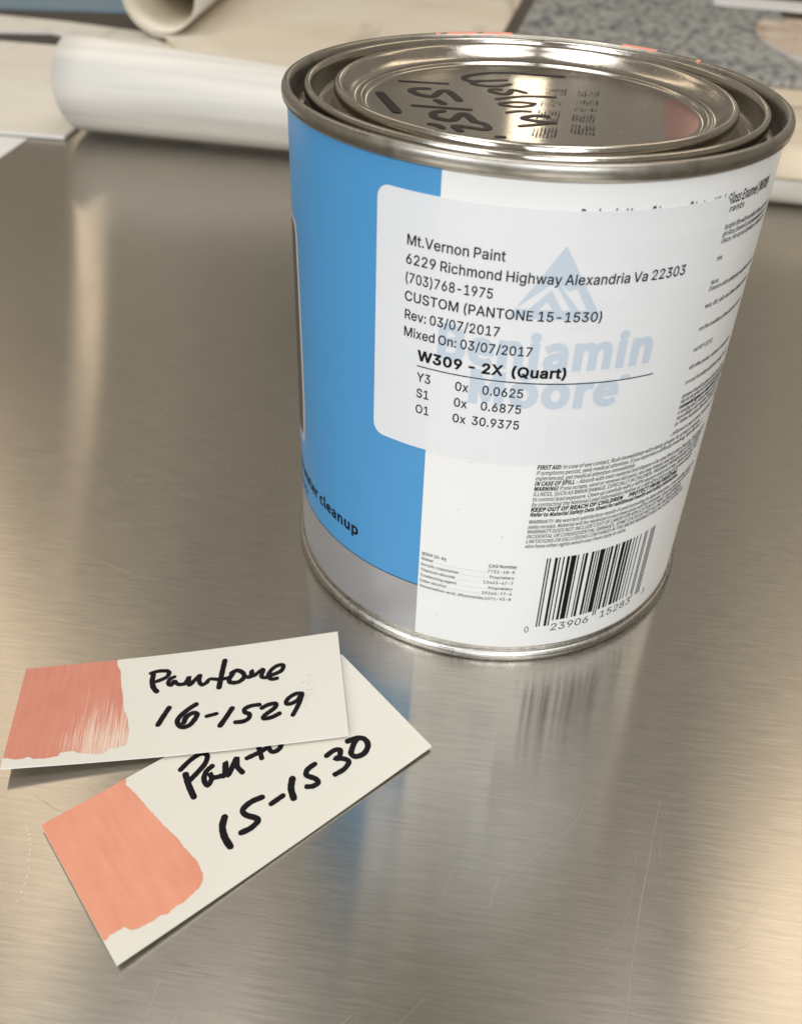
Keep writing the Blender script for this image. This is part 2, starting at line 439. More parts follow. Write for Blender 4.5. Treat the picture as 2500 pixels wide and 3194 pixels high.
# ------------------------------------------------------------------ lettering
def font(rows):
    return {chr(k): (adv, [list(zip(c[0::2], c[1::2])) for c in cs]) for k, adv, cs in rows}
FONTS = {'A': (font([
(33,294,[[101,241,95,763,198,763,192,241],[147,-7,121,-2,99,13,83,35,78,61,83,88,99,110,121,125,147,130,173,125,195,110,210,88,215,61,210,35,195,13,173,-2]]),
(34,481,[[117,476,105,763,203,763,193,476],[289,476,278,763,375,763,365,476]]),
(35,660,[[363,0,489,763,565,763,440,0],[15,210,28,287,600,287,587,210],[95,0,220,763,297,763,172,0],[60,475,73,553,644,553,632,475]]),
(36,670,[[303,-112,303,875,367,875,367,-112],[335,-13,258,-7,191,14,137,46,96,90,69,143,57,205,157,205,166,165,185,132,214,106,250,88,335,74,385,78,429,90,466,111,494,138,512,171,518,209,513,242,498,268,444,307,367,333,276,359,192,391,129,434,91,489,78,559,86,619,112,672,153,715,206,747,270,767,341,773,412,767,474,746,526,715,566,673,591,623,601,567,506,567,490,618,453,656,401,680,337,688,291,684,251,672,218,653,193,627,178,597,173,563,179,528,196,500,254,462,319,440,396,419,467,395,538,356,592,296,607,256,612,208,604,149,580,95,540,50,485,16,417,-6]]),
(37,1014,[[263,424,218,429,181,446,151,471,130,503,117,540,112,581,112,619,117,659,130,697,152,729,181,754,219,770,263,775,308,770,346,754,375,729,396,697,409,659,413,619,413,581,409,540,396,503,374,471,345,446,308,429],[263,491,297,498,319,518,331,548,335,581,335,619,319,681,297,702,263,709,230,702,208,681,195,652,191,619,191,581,195,548,207,518,229,498],[752,-14,707,-9,669,7,640,32,618,64,605,102,601,143,601,180,605,221,618,258,640,290,670,315,707,332,752,337,797,332,834,315,863,290,884,258,897,221,901,180,901,143,897,102,884,64,863,32,833,7,796,-9],[752,52,785,59,807,79,819,109,823,143,823,180,807,243,785,264,752,270,719,264,696,243,683,213,679,180,679,143,683,109,696,79,718,59],[199,0,723,763,810,763,286,0]]),
(38,671,[[295,-10,225,-3,165,18,117,50,81,93,59,143,51,200,56,245,71,284,127,352,210,418,324,503,355,528,382,562,393,607,387,641,368,668,339,685,302,691,252,680,218,647,205,598,218,545,253,491,306,426,657,0,546,0,257,347,182,439,131,516,118,555,113,598,119,645,136,687,164,722,202,748,247,765,300,770,353,765,398,748,435,722,463,689,480,650,485,606,473,542,437,487,384,439,231,326,165,262,150,231,145,197,150,162,164,131,186,105,215,86,250,74,289,70,334,74,377,89,452,143,481,182,504,227,519,279,523,336,611,336,607,270,595,216,556,139,518,93,499,70,458,35,407,10,351,-5]]),
(39,309,[[117,476,105,763,203,763,193,476]]),
(40,410,[[134,310,151,485,197,662,265,809,354,809,286,642,242,470,227,310,240,172,282,24,354,-144,265,-144,208,-32,167,82,142,197]]),
(41,410,[[56,-144,129,27,170,174,183,310,167,470,124,642,56,809,145,809,213,662,259,485,276,310,268,195,242,80,201,-34,145,-144]]),
(42,680,[[302,334,308,496,171,409,134,473,279,548,134,623,171,688,308,601,302,763,375,763,369,601,506,688,543,623,398,548,543,473,506,409,369,496,375,334]]),
(43,680,[[297,51,297,545,383,545,383,51],[92,258,92,339,586,339,586,258]]),
(44,282,[[56,-179,101,107,205,107,126,-179]]),
(45,680,[[505,367,505,282,171,282,171,367]]),
(46,282,[[143,-7,117,-2,94,13,79,35,74,61,79,88,94,110,117,125,143,130,169,125,192,110,207,88,212,61,207,35,192,13,169,-2]]),
(47,374,[[352,799,107,-115,22,-115,267,799]]),
(48,680,[[340,-10,261,1,195,36,142,93,103,170,80,267,72,381,80,496,104,592,143,670,196,727,262,762,340,773,418,762,484,727,537,670,576,592,600,496,608,381,600,267,576,170,538,93,485,36,419,1],[340,74,392,83,435,111,470,155,495,216,511,291,516,381,511,472,495,547,470,608,435,653,392,680,340,689,288,680,245,653,210,608,185,547,169,472,164,381,169,291,185,216,210,155,245,111,288,83]]),
(49,680,[[115,0,115,82,586,82,586,0],[414,763,414,0,319,0,319,672,314,672,129,537,129,640,298,763]]),
(50,680,[[96,0,96,71,351,343,423,424,466,490,480,557,476,595,461,628,439,654,410,673,335,689,294,685,258,671,230,649,208,620,195,584,191,543,98,543,106,607,129,663,166,710,215,744,272,766,337,773,402,766,459,745,506,711,542,668,564,616,572,559,556,477,504,388,400,269,229,91,229,85,584,85,584,0]]),
(51,680,[[327,-10,260,-4,199,15,146,45,105,86,78,137,66,198,164,198,172,161,190,131,215,106,248,89,328,75,413,91,446,111,472,139,488,175,494,217,489,257,474,294,449,326,412,350,363,366,302,371,235,371,235,449,432,672,432,678,104,678,104,763,559,763,559,691,317,417,317,433,396,433,462,414,516,380,556,334,581,279,589,217,581,154,556,99,516,53,463,19,399,-3]]),
(52,680,[[59,158,59,238,370,763,466,763,163,249,163,244,620,244,620,158],[422,0,422,182,422,219,422,476,514,476,514,0]]),
(53,680,[[332,-10,267,-4,210,17,162,48,124,90,100,140,90,196,183,196,191,163,207,133,260,90,332,75,376,80,414,97,447,122,471,156,487,197,492,243,486,290,470,332,445,367,412,393,372,410,327,415,251,403,192,369,101,379,144,763,550,763,550,678,226,678,201,452,204,452,266,487,344,500,394,496,441,481,482,459,517,428,546,390,568,347,582,298,586,245,578,175,553,113,514,62,463,23,402,-2]]),
(54,680,[[340,-10,272,-2,213,22,164,61,127,112,103,173,95,243,101,299,120,358,206,511,378,763,483,763,226,392,218,392,248,431,293,460,352,471,418,464,474,442,520,407,554,360,576,302,583,236,575,168,552,109,514,59,465,22,406,-2],[340,73,381,78,418,94,448,119,471,152,486,191,491,236,486,281,471,320,448,353,418,377,381,393,340,398,298,393,261,377,230,353,207,321,192,282,187,238,192,192,207,152,230,119,261,94,298,78]]),
(55,680,[[145,0,485,672,485,678,93,678,93,763,586,763,586,673,247,0]]),
(56,680,[[340,-10,267,-3,203,17,151,50,111,93,86,144,78,203,83,250,98,293,121,331,152,362,188,384,229,397,229,400,178,423,139,462,114,513,105,571,113,626,136,675,172,716,219,747,275,767,340,773,403,767,459,747,506,716,542,675,565,626,573,571,564,513,539,462,500,423,451,400,451,397,491,384,527,362,557,331,581,293,596,250,601,203,593,144,568,93,528,50,475,17,412,-3],[340,74,387,78,427,90,460,110,484,137,500,170,505,208,500,248,483,283,458,312,424,334,384,348,340,353,294,348,254,334,220,312,195,283,178,248,173,208,178,170,193,137,218,110,251,90,292,78],[340,434,411,450,439,470,461,496,474,527,479,563,474,599,461,630,440,655,413,674,340,690,266,674,238,655,217,630,204,599,199,563,204,527,217,496,238,470,267,450]]),
(57,680,[[339,773,406,765,465,741,514,703,552,651,575,590,583,520,577,464,559,405,473,252,301,0,196,0,452,371,461,371,431,332,385,303,327,292,262,299,206,321,159,356,124,403,103,461,95,527,103,595,127,654,165,704,214,742,273,765],[339,690,298,685,261,669,231,644,207,611,193,572,188,527,193,483,207,443,231,411,261,386,298,370,339,365,381,370,418,386,448,410,472,442,486,481,491,525,486,571,472,611,449,644,418,669,381,685]]),
(58,282,[[143,-7,117,-2,94,13,79,35,74,61,79,88,94,110,117,125,143,130,169,125,192,110,207,88,212,61,207,35,192,13,169,-2],[143,406,117,411,94,426,79,448,74,474,79,501,94,523,117,538,143,543,169,538,192,523,207,501,212,474,207,448,192,426,169,411]]),
(59,282,[[56,-179,101,107,205,107,126,-179],[155,406,129,411,107,426,92,448,87,474,92,501,107,523,129,538,155,543,182,538,204,523,219,501,224,474,219,448,204,426,182,411]]),
(60,680,[[98,266,98,330,581,575,581,474,213,300,216,306,216,291,213,297,581,121,581,23]]),
(61,680,[[109,367,109,452,572,452,572,367],[109,145,109,230,572,230,572,145]]),
(62,680,[[580,266,97,23,97,121,466,297,462,291,462,306,466,300,97,474,97,575,580,330]]),
(63,538,[[198,227,198,239,212,344,229,378,252,404,313,447,370,501,387,535,392,576,388,609,376,638,331,678,266,692,206,679,159,638,144,607,138,567,41,567,50,628,73,679,109,719,154,749,207,767,266,773,329,767,382,748,426,717,459,677,479,628,486,573,479,515,459,467,426,426,382,391,329,353,299,308,290,238,290,227],[246,-7,219,-2,197,13,182,35,177,61,182,88,197,110,219,125,246,130,272,125,294,110,309,88,314,61,309,35,294,13,272,-2]]),
(64,1014,[[533,-203,426,-195,332,-171,251,-132,184,-79,130,-12,92,69,68,163,60,269,68,372,92,464,131,545,184,612,251,666,330,705,421,729,523,737,622,729,709,704,782,664,843,611,891,549,925,478,946,402,953,323,947,213,922,114,899,74,868,43,827,23,775,16,714,25,661,53,643,75,634,102,630,102,612,72,583,44,542,25,490,19,427,27,376,53,335,93,306,145,289,206,283,273,290,339,310,397,343,446,386,483,437,507,495,515,540,510,577,497,624,458,629,458,629,502,710,502,710,165,715,136,727,111,748,94,777,89,810,95,835,114,852,145,863,191,872,323,866,388,850,451,823,509,784,560,735,603,675,636,603,656,521,663,437,656,363,636,299,603,246,558,203,501,172,433,153,355,146,267,153,178,172,99,203,31,247,-25,302,-69,369,-102,447,-121,536,-128,617,-120,687,-103,734,-88,756,-160,696,-180,616,-196],[494,97,539,102,574,117,600,142,618,177,632,277,629,332,617,373,598,403,571,423,496,437,457,432,424,416,398,391,378,358,363,277,376,188,393,151,418,122,452,104]]),
(65,720,[[25,0,302,763,414,763,694,0,593,0,431,454,396,558,348,717,368,717,319,556,286,454,128,0],[165,213,165,298,555,298,555,213]]),
(66,684,[[90,0,90,763,362,763,434,756,493,736,539,704,571,663,591,614,597,561,593,516,580,480,534,429,472,400,472,393,509,386,545,368,577,341,604,305,621,259,627,204,620,149,600,100,566,59,517,27,452,7,370,0],[187,86,367,86,444,94,495,120,524,158,533,205,528,242,514,276,490,305,458,327,419,341,372,346,187,346],[187,428,357,428,432,444,462,464,485,490,499,521,504,558,495,605,469,643,424,669,360,678,187,678]]),
(67,765,[[401,-10,308,2,225,37,157,95,104,173,71,269,60,381,71,494,104,590,157,668,225,725,308,761,401,773,510,756,559,736,603,707,641,671,672,628,695,578,709,522,612,522,584,592,536,642,473,673,401,684,334,675,275,648,226,605,187,546,163,471,155,381,163,292,188,217,226,158,276,114,335,88,401,79,473,90,536,121,584,172,612,241,709,241,695,185,672,136,641,93,604,57,560,28,511,7,458,-6]]),
(68,753,[[328,0,144,0,144,86,322,86,407,94,477,121,530,165,568,224,591,297,599,383,591,468,569,541,531,599,479,642,413,669,331,678,140,678,140,763,338,763,442,752,529,717,599,662,650,587,682,493,692,383,682,272,650,178,598,102,526,46,436,12],[187,763,187,0,90,0,90,763]]),
(69,628,[[90,0,90,763,559,763,559,678,187,678,187,429,533,429,533,343,187,343,187,86,563,86,563,0]]),
(70,615,[[90,0,90,763,554,763,554,678,187,678,187,417,519,417,519,332,187,332,187,0]]),
(71,780,[[403,-10,307,2,224,38,155,96,104,173,71,269,60,381,71,494,104,590,155,668,223,725,305,761,397,773,456,769,511,755,561,734,605,704,643,667,674,625,697,576,711,523,612,523,581,590,534,640,473,673,398,684,333,675,275,649,225,605,187,546,163,471,155,381,163,292,188,217,226,158,276,115,336,88,403,79,464,86,517,107,561,140,594,185,615,240,622,304,651,299,424,299,424,384,717,384,717,300,707,212,676,136,628,74,565,28,489,-1]]),
(72,775,[[90,0,90,763,187,763,187,433,588,433,588,763,685,763,685,0,588,0,588,348,187,348,187,0]]),
(73,451,[[47,0,47,86,177,86,177,678,47,678,47,763,404,763,404,678,274,678,274,86,404,86,404,0]]),
(74,595,[[278,-10,186,5,113,49,66,121,50,218,50,259,146,259,146,218,155,156,182,111,224,84,278,75,330,84,372,111,399,156,408,218,408,763,504,763,504,218,489,121,441,49,369,5]]),
(75,700,[[157,218,157,324,209,392,262,455,318,516,545,763,672,763,347,414,342,414],[90,0,90,763,187,763,187,501,186,337,187,290,187,0],[558,0,282,389,342,464,673,0]]),
(76,589,[[90,0,90,763,187,763,187,86,542,86,542,0]]),
(77,942,[[90,0,90,763,227,763,416,281,431,238,449,184,467,126,482,73,461,73,477,124,495,182,513,237,529,281,714,763,852,763,852,0,756,0,756,436,757,490,758,553,759,620,760,686,769,686,746,614,723,544,701,483,684,436,513,0,429,0,256,436,239,481,217,542,194,611,168,686,178,686,180,624,181,557,182,493,183,436,183,0]]),
(78,785,[[90,0,90,763,204,763,515,274,544,226,581,160,621,82,607,80,601,162,599,236,598,292,598,763,695,763,695,0,580,0,303,435,266,496,222,572,161,678,179,681,183,576,186,492,187,436,187,0]]),
(79,800,[[400,-10,308,2,226,37,157,95,105,173,72,269,60,381,72,494,105,590,157,668,226,725,308,761,400,773,493,761,575,725,644,668,696,590,729,494,740,381,729,269,696,173,644,95,575,37,493,2],[400,79,465,88,524,114,574,157,612,216,637,291,645,381,637,472,612,547,574,606,524,649,465,675,400,684,335,675,276,649,226,606,188,546,163,471,155,381,163,291,188,216,226,157,276,114,335,88]]),
(80,667,[[90,0,90,763,353,763,433,755,499,731,549,693,585,645,606,586,613,521,606,456,585,398,549,349,499,311,433,287,353,279,164,279,164,364,349,364,403,369,446,384,477,408,500,440,512,479,517,521,512,564,500,602,477,634,445,658,402,673,348,678,187,678,187,0]]),
(81,800,[[368,239,469,239,554,127,576,97,703,-72,601,-72,518,40,497,69],[400,-10,308,2,226,37,157,95,105,173,72,269,60,381,72,494,105,590,157,668,226,725,308,761,400,773,493,761,575,725,644,668,696,590,729,494,740,381,729,269,696,173,644,95,575,37,493,2],[400,79,465,88,524,114,574,157,612,216,637,291,645,381,637,472,612,547,574,606,524,649,465,675,400,684,335,675,276,649,226,606,188,546,163,471,155,381,163,291,188,216,226,157,276,114,335,88]]),
(82,673,[[90,0,90,763,354,763,434,756,500,733,550,697,586,650,607,593,614,528,607,463,586,407,550,361,499,326,434,304,354,297,144,297,144,383,350,383,404,387,447,400,479,422,501,451,513,486,518,528,513,571,501,607,478,637,446,659,403,673,349,678,187,678,187,0],[530,0,345,344,454,344,642,0]]),
(83,670,[[335,-13,258,-7,191,14,137,46,96,90,69,143,57,205,157,205,166,165,185,132,214,106,250,88,335,74,385,78,429,90,466,111,494,138,512,171,518,209,513,242,498,268,444,307,367,333,276,359,192,391,129,434,91,489,78,559,86,619,112,672,153,715,206,747,270,767,341,773,412,767,474,746,526,715,566,673,591,623,601,567,506,567,490,618,453,656,401,680,337,688,291,684,251,672,218,653,193,627,178,597,173,563,179,528,196,500,254,462,319,440,396,419,467,395,538,356,592,296,607,256,612,208,604,149,580,95,540,50,485,16,417,-6]]),
(84,673,[[48,678,48,763,625,763,625,678,385,678,385,0,289,0,289,678]]),
(85,776,[[388,-12,304,-3,231,23,171,65,127,120,99,186,90,260,90,763,186,763,186,267,193,215,211,170,241,131,281,102,330,83,388,77,447,83,496,102,536,131,565,170,583,215,589,267,589,763,686,763,686,260,677,186,649,120,604,65,545,23,472,-3]]),
(86,720,[[306,0,25,763,126,763,288,309,323,206,372,46,352,46,400,207,434,309,592,763,694,763,417,0]]),
(87,1029,[[233,0,25,763,123,763,245,294,263,218,280,140,295,59,284,59,300,140,317,218,336,294,459,763,569,763,692,294,712,218,729,140,746,59,732,59,748,140,766,218,784,294,905,763,1004,763,795,0,683,0,552,484,527,587,504,712,524,712,502,592,477,484,346,0]]),
(88,711,[[27,0,326,427,326,354,44,763,156,763,267,601,306,542,335,493,365,438,348,438,378,493,408,542,448,601,560,763,669,763,388,358,388,430,684,0,573,0,438,194,403,248,375,293,346,347,367,347,338,295,309,249,272,194,137,0]]),
(89,708,[[305,0,305,312,25,763,137,763,288,517,333,438,374,346,335,346,377,439,420,517,572,763,683,763,402,312,402,0]]),
(90,658,[[62,0,62,70,410,578,459,646,511,713,522,682,428,678,334,678,60,678,60,763,595,763,595,692,253,193,201,121,146,50,135,81,228,85,321,86,599,86,599,0]]),
(91,410,[[152,-144,152,809,354,809,354,731,240,731,240,-66,354,-66,354,-144]]),
(92,374,[[267,-115,22,799,107,799,352,-115]]),
(93,410,[[55,-144,55,-66,170,-66,170,731,55,731,55,809,258,809,258,-144]]),
(94,490,[[231,696,258,696,258,658,231,658],[40,417,194,739,296,739,450,417,360,417,241,673,249,673,132,417]]),
(95,478,[[478,0,478,-84,0,-84,0,0]]),
(96,329,[[171,643,72,794,175,794,246,643]]),
(97,584,[[240,-13,188,-8,142,7,102,32,71,67,52,110,46,162,50,206,65,241,87,269,116,290,188,316,267,330,351,340,398,352,409,364,413,382,413,385,400,445,360,483,293,496,224,483,176,451,150,411,61,437,86,483,118,519,156,545,199,563,291,577,358,569,429,541,459,515,483,480,500,435,505,377,505,0,415,0,415,78,409,78,378,37,323,2],[256,68,303,73,342,88,373,111,395,140,409,172,413,207,413,285,389,273,347,264,300,257,263,252,202,238,155,209,142,187,138,157,153,108,195,78]]),
(98,637,[[344,-12,297,-8,259,6,207,47,177,88,168,88,168,0,79,0,79,763,171,763,171,479,177,479,206,519,257,559,295,572,344,577,411,568,469,541,518,497,555,439,578,367,585,283,578,199,555,127,518,68,470,24,411,-3],[330,70,379,77,419,98,451,132,474,175,488,226,492,284,488,341,474,392,451,434,420,467,379,488,330,495,282,488,242,468,210,436,187,394,174,343,169,284,174,225,188,173,211,130,242,97,282,77]]),
(99,594,[[311,-12,238,-3,175,25,123,69,84,128,59,199,51,281,59,365,84,437,123,496,175,540,238,567,311,577,390,566,458,534,510,483,542,415,454,393,436,434,405,466,363,487,311,495,259,487,218,465,185,431,163,387,149,337,144,281,149,226,163,176,185,133,218,99,259,77,311,70,364,77,406,99,437,133,456,176,544,154,512,84,459,32,391,-1]]),
(100,637,[[293,-12,226,-3,167,24,119,68,82,127,59,199,51,283,59,367,82,439,119,497,168,541,226,568,293,577,342,572,379,559,431,519,459,479,466,479,466,763,558,763,558,0,469,0,469,88,460,88,430,47,378,6,341,-8],[307,70,355,77,395,97,426,130,449,173,463,225,468,284,463,343,449,394,427,436,395,468,355,488,307,495,257,488,217,467,185,434,163,392,149,341,144,284,149,226,163,175,186,132,218,98,258,77]]),
(101,606,[[318,-12,241,-3,175,25,123,69,83,127,59,198,51,280,59,363,83,435,121,494,173,539,235,567,308,577,399,561,441,541,479,511,511,472,536,423,551,363,557,291,557,254,112,254,112,331,507,331,464,303,460,356,447,403,424,441,394,471,355,489,308,495,260,489,219,470,187,441,163,404,149,362,144,316,144,266,149,208,166,159,192,120,227,92,269,75,319,69,381,79,428,109,458,158,547,136,530,95,503,59,467,29,424,7,374,-8]]),
(102,381,[[342,569,342,491,10,491,10,569],[121,0,121,647,126,692,143,729,170,757,203,778,281,795,333,790,364,781,341,703,322,708,292,711,256,706,231,690,217,664,213,628,213,0]]),
(103,638,[[310,-226,251,-222,201,-209,123,-165,76,-104,152,-61,182,-99,231,-132,310,-146,373,-138,423,-113,456,-70,467,-9,467,102,459,102,430,62,378,24,341,11,292,7,227,15,169,40,120,80,83,135,59,204,51,287,59,369,82,440,120,498,168,541,227,568,294,577,342,572,380,559,432,519,461,478,470,478,470,569,559,569,559,-13,550,-81,525,-135,486,-176,436,-204,376,-220],[307,89,355,95,395,113,427,142,450,182,464,231,469,289,464,346,450,396,427,437,396,468,356,488,307,495,258,488,218,467,186,435,163,394,149,344,144,289,149,233,163,184,186,144,218,114,259,95]]),
(104,615,[[171,340,171,0,79,0,79,763,171,763,171,431,154,431,185,498,228,543,281,568,341,577,395,571,443,553,482,523,511,481,530,427,536,361,536,0,444,0,444,353,435,412,409,457,369,484,315,494,276,489,241,476,212,454,189,424,175,386]]),
(105,250,[[79,0,79,569,171,569,171,0],[125,664,101,669,81,682,67,701,62,725,67,748,81,768,101,781,125,786,150,781,171,768,185,748,189,725,185,701,171,682,150,669]]),
(106,250,[[79,569,171,569,171,-45,166,-94,152,-135,129,-169,97,-194,56,-209,6,-214,-15,-214,-15,-130,3,-130,37,-125,61,-108,74,-81,79,-44],[125,664,101,669,80,682,66,701,61,725,66,748,80,768,101,781,125,786,150,781,170,768,184,748,189,725,184,701,170,682,150,669]]),
(107,571,[[165,205,165,318,181,318,427,569,540,569,276,299,266,299],[79,0,79,763,171,763,171,0],[441,0,222,279,287,343,558,0]]),
(108,284,[[209,-4,151,5,111,30,87,71,79,126,79,763,171,763,171,148,180,93,195,82,219,78,240,79,255,81,271,4,242,-1]]),
(109,915,[[79,0,79,569,168,569,168,443,161,443,177,485,199,519,258,564,329,579,386,570,431,541,463,497,481,442,469,442,483,481,506,515,571,562,655,579,703,574,746,558,782,531,811,493,829,443,835,383,835,0,744,0,744,381,735,434,709,469,671,489,628,496,592,492,561,480,518,435,503,371,503,0,411,0,411,390,403,433,379,467,344,488,299,496,236,480,210,461,189,434,175,399,171,357,171,0]]),
(110,615,[[171,340,171,0,79,0,79,569,167,569,168,431,154,431,185,498,228,543,281,568,341,577,395,571,442,553,481,523,511,481,529,427,536,361,536,0,444,0,444,353,435,412,409,457,369,484,315,494,276,489,241,476,212,454,189,424,175,386]]),
(111,623,[[311,-12,238,-3,175,25,123,69,84,128,59,199,51,281,59,365,84,437,123,496,175,540,238,567,311,577,384,567,448,540,500,496,539,437,563,365,572,281,563,199,539,128,500,69,448,25,384,-3],[311,70,363,77,405,99,438,133,461,176,474,226,479,281,474,336,461,387,438,431,405,465,363,487,311,495,259,487,218,465,185,431,163,387,149,337,144,281,149,226,163,176,185,133,218,99,259,77]]),
(112,637,[[79,-214,79,569,168,569,168,479,177,479,206,519,257,559,295,572,344,577,411,568,469,541,518,497,555,439,578,367,585,283,578,199,555,127,518,68,470,24,411,-3,344,-12,297,-8,259,6,207,47,177,88,171,88,171,-214],[330,70,379,77,419,98,451,132,474,175,488,226,492,284,488,341,474,392,451,434,420,467,379,488,330,495,282,488,242,468,210,436,187,394,174,343,169,284,174,225,188,173,211,130,242,97,282,77]]),
(113,637,[[558,-214,466,-214,466,88,459,88,430,47,378,6,341,-8,293,-12,226,-3,167,24,119,68,82,127,59,199,51,283,59,367,82,439,119,497,168,541,226,568,293,577,342,572,379,559,431,519,460,479,469,479,469,569,558,569],[307,70,355,77,395,97,426,130,449,173,463,225,468,284,463,343,449,394,427,436,395,468,355,488,307,495,257,488,217,467,185,434,163,392,149,341,144,284,149,226,163,175,186,132,218,98,258,77]]),
(114,389,[[79,0,79,569,167,569,167,481,173,481,195,520,229,551,271,571,320,577,344,577,365,576,365,483,345,487,310,489,272,484,239,472,210,452,189,425,175,393,171,355,171,0]]),
(115,547,[[273,-12,217,-8,168,5,126,27,93,57,68,95,53,141,141,160,158,119,186,90,225,74,272,68,325,74,367,93,393,121,402,154,397,181,381,204,355,221,318,233,224,255,156,279,108,312,80,356,70,411,77,457,98,497,130,531,173,556,223,571,281,577,335,572,381,559,419,537,448,509,486,435,402,416,387,446,364,473,329,492,281,499,234,493,196,475,171,449,163,416,169,387,186,365,258,334,344,314,412,291,459,257,487,214,497,160,490,112,469,71,435,36,390,10,335,-7]]),
(116,341,[[306,569,306,491,10,491,10,569],[97,707,189,707,189,146,193,114,204,92,225,79,256,75,278,77,303,80,320,3,288,-4,252,-6,187,3,138,32,107,78,97,139]]),
(117,615,[[273,-8,220,-2,172,16,133,46,104,88,85,142,79,208,79,569,171,569,171,216,179,157,205,112,246,85,300,75,339,80,374,93,403,115,425,145,439,183,444,229,444,569,536,569,536,0,447,0,447,138,461,138,429,70,386,25,333,1]]),
(118,584,[[244,0,26,569,126,569,248,233,280,130,308,31,276,31,304,130,336,233,457,569,557,569,340,0]]),
(119,851,[[206,0,34,569,131,569,200,321,231,205,263,62,247,62,278,202,309,321,378,569,475,569,542,321,572,204,603,62,587,62,619,203,650,321,720,569,817,569,644,0,553,0,478,258,457,337,436,420,415,506,436,506,415,421,394,337,372,258,298,0]]),
(120,568,[[31,0,257,327,257,257,43,569,150,569,221,458,269,380,311,309,263,309,304,380,350,458,422,569,527,569,313,253,313,321,537,0,430,0,346,128,300,204,259,272,307,272,268,204,222,128,137,0]]),
(121,584,[[71,-208,92,-129,107,-131,156,-133,195,-111,226,-53,244,-2,26,569,126,569,248,233,280,130,308,31,276,31,304,130,336,233,458,569,557,569,306,-87,265,-161,209,-204,137,-218,97,-215]]),
(122,571,[[62,0,62,69,381,479,381,484,72,484,72,569,499,569,499,496,189,90,189,84,508,84,508,0]]),
(123,410,[[45,329,45,378,98,385,132,404,150,439,156,491,156,608,166,699,200,761,227,782,261,797,354,809,354,732,300,725,265,702,247,664,241,607,241,460,233,407,204,365,145,338],[354,-144,261,-132,227,-117,200,-96,166,-34,156,56,156,174,150,226,132,261,98,280,45,287,45,336,145,326,204,299,233,257,241,204,241,58,247,2,265,-37,300,-60,354,-68],[45,286,45,379,136,379,136,286]]),
(124,345,[[212,1009,212,-246,132,-246,132,1009]]),
(125,410,[[365,329,265,338,205,365,176,407,168,460,168,607,163,663,145,702,110,724,55,732,55,809,148,797,182,782,209,761,243,699,253,608,253,491,259,439,278,404,312,385,365,378],[55,-144,55,-68,110,-60,145,-37,163,2,168,58,168,204,176,257,205,299,265,326,365,336,365,287,312,280,278,260,259,225,253,174,253,56,243,-34,209,-96,182,-117,148,-132],[365,287,273,286,273,379,365,378]]),
(126,680,[[78,225,83,282,99,327,123,360,154,382,227,399,296,383,369,331,412,298,448,288,477,294,498,311,512,340,517,379,600,379,596,322,580,278,555,244,524,222,452,205,381,221,310,272,266,306,230,315,203,310,181,294,167,267,162,225]]),
(174,694,[[347,177,288,183,232,200,181,228,137,265,100,309,72,360,55,416,49,475,55,535,72,591,100,641,137,686,181,722,232,750,288,767,347,773,407,767,463,750,514,722,558,686,595,641,622,591,640,535,645,475,640,416,622,360,595,309,558,265,514,228,463,200,407,183],[347,249,407,257,461,280,507,316,543,362,565,416,573,475,565,535,543,589,507,635,461,671,407,693,347,701,288,693,234,671,188,635,152,589,129,535,121,475,129,416,152,362,188,316,234,280,288,257],[410,339,343,468,410,468,478,339],[242,339,242,613,379,613,418,603,453,574,467,525,452,474,417,442,375,431,278,431,278,478,358,478,386,490,400,525,396,545,386,558,359,567,304,567,304,339]]),
(176,474,[[238,425,192,430,151,448,116,475,88,510,70,551,65,596,70,642,88,683,116,719,151,746,192,763,238,769,283,763,324,746,359,719,386,683,403,642,409,596,403,551,386,510,359,475,324,448,283,430],[238,501,285,514,320,548,333,596,320,645,285,679,238,692,189,679,155,645,142,596,155,548,189,514]]),
(8211,524,[[524,367,524,282,0,282,0,367]]),
]), 763.0), 'B': (font([
(33,170,[[68,116,101,116,108,339,109,393,60,393,61,339],[85,-7,109,3,119,29,109,56,85,66,60,56,50,29,60,3]]),
(34,249,[[58,254,88,254,97,351,98,405,47,405,48,351],[161,254,190,254,200,351,201,405,150,405,151,351]]),
(35,291,[[53,0,84,0,99,120,176,120,162,0,194,0,208,120,263,120,263,153,212,153,223,241,274,241,274,274,227,274,241,381,209,381,195,274,117,274,131,381,100,381,86,274,33,274,33,241,82,241,71,153,21,153,21,120,67,120],[102,153,113,241,192,241,181,153]]),
(36,291,[[131,-65,165,-65,165,-5,232,28,256,97,214,182,135,226,92,285,108,326,151,341,191,333,223,308,248,337,213,365,165,380,165,439,131,439,131,380,69,348,46,282,88,204,167,160,210,93,193,50,143,33,94,44,53,72,30,39,76,9,131,-6]]),
(37,484,[[108,149,154,164,184,205,195,272,184,337,154,378,108,392,62,378,31,337,20,272,31,205,62,164],[108,179,71,202,57,272,71,340,108,362,145,340,159,272,145,202],[119,-7,151,-7,364,392,331,392],[376,-7,422,7,452,49,463,115,452,181,422,222,376,236,330,222,300,181,289,115,300,49,330,7],[376,23,339,46,325,115,339,184,376,206,413,184,428,115,413,46]]),
(38,357,[[136,-7,197,5,247,37,293,10,336,-7,348,33,276,70,316,135,343,207,299,207,276,146,245,94,192,144,147,202,207,252,234,316,214,371,158,392,94,366,70,301,77,258,95,211,42,165,19,100,34,45,75,7],[215,63,180,40,142,32,88,51,66,102,80,143,114,178,161,117],[129,234,111,302,124,342,159,358,186,345,195,315,175,271]]),
(39,146,[[58,254,88,254,97,351,98,405,47,405,48,351]]),
(40,178,[[126,-103,155,-90,105,31,88,163,105,295,155,416,126,430,69,306,48,163,69,21]]),
(41,178,[[52,-103,109,21,129,163,109,306,52,430,22,416,73,295,90,163,73,31,22,-90]]),
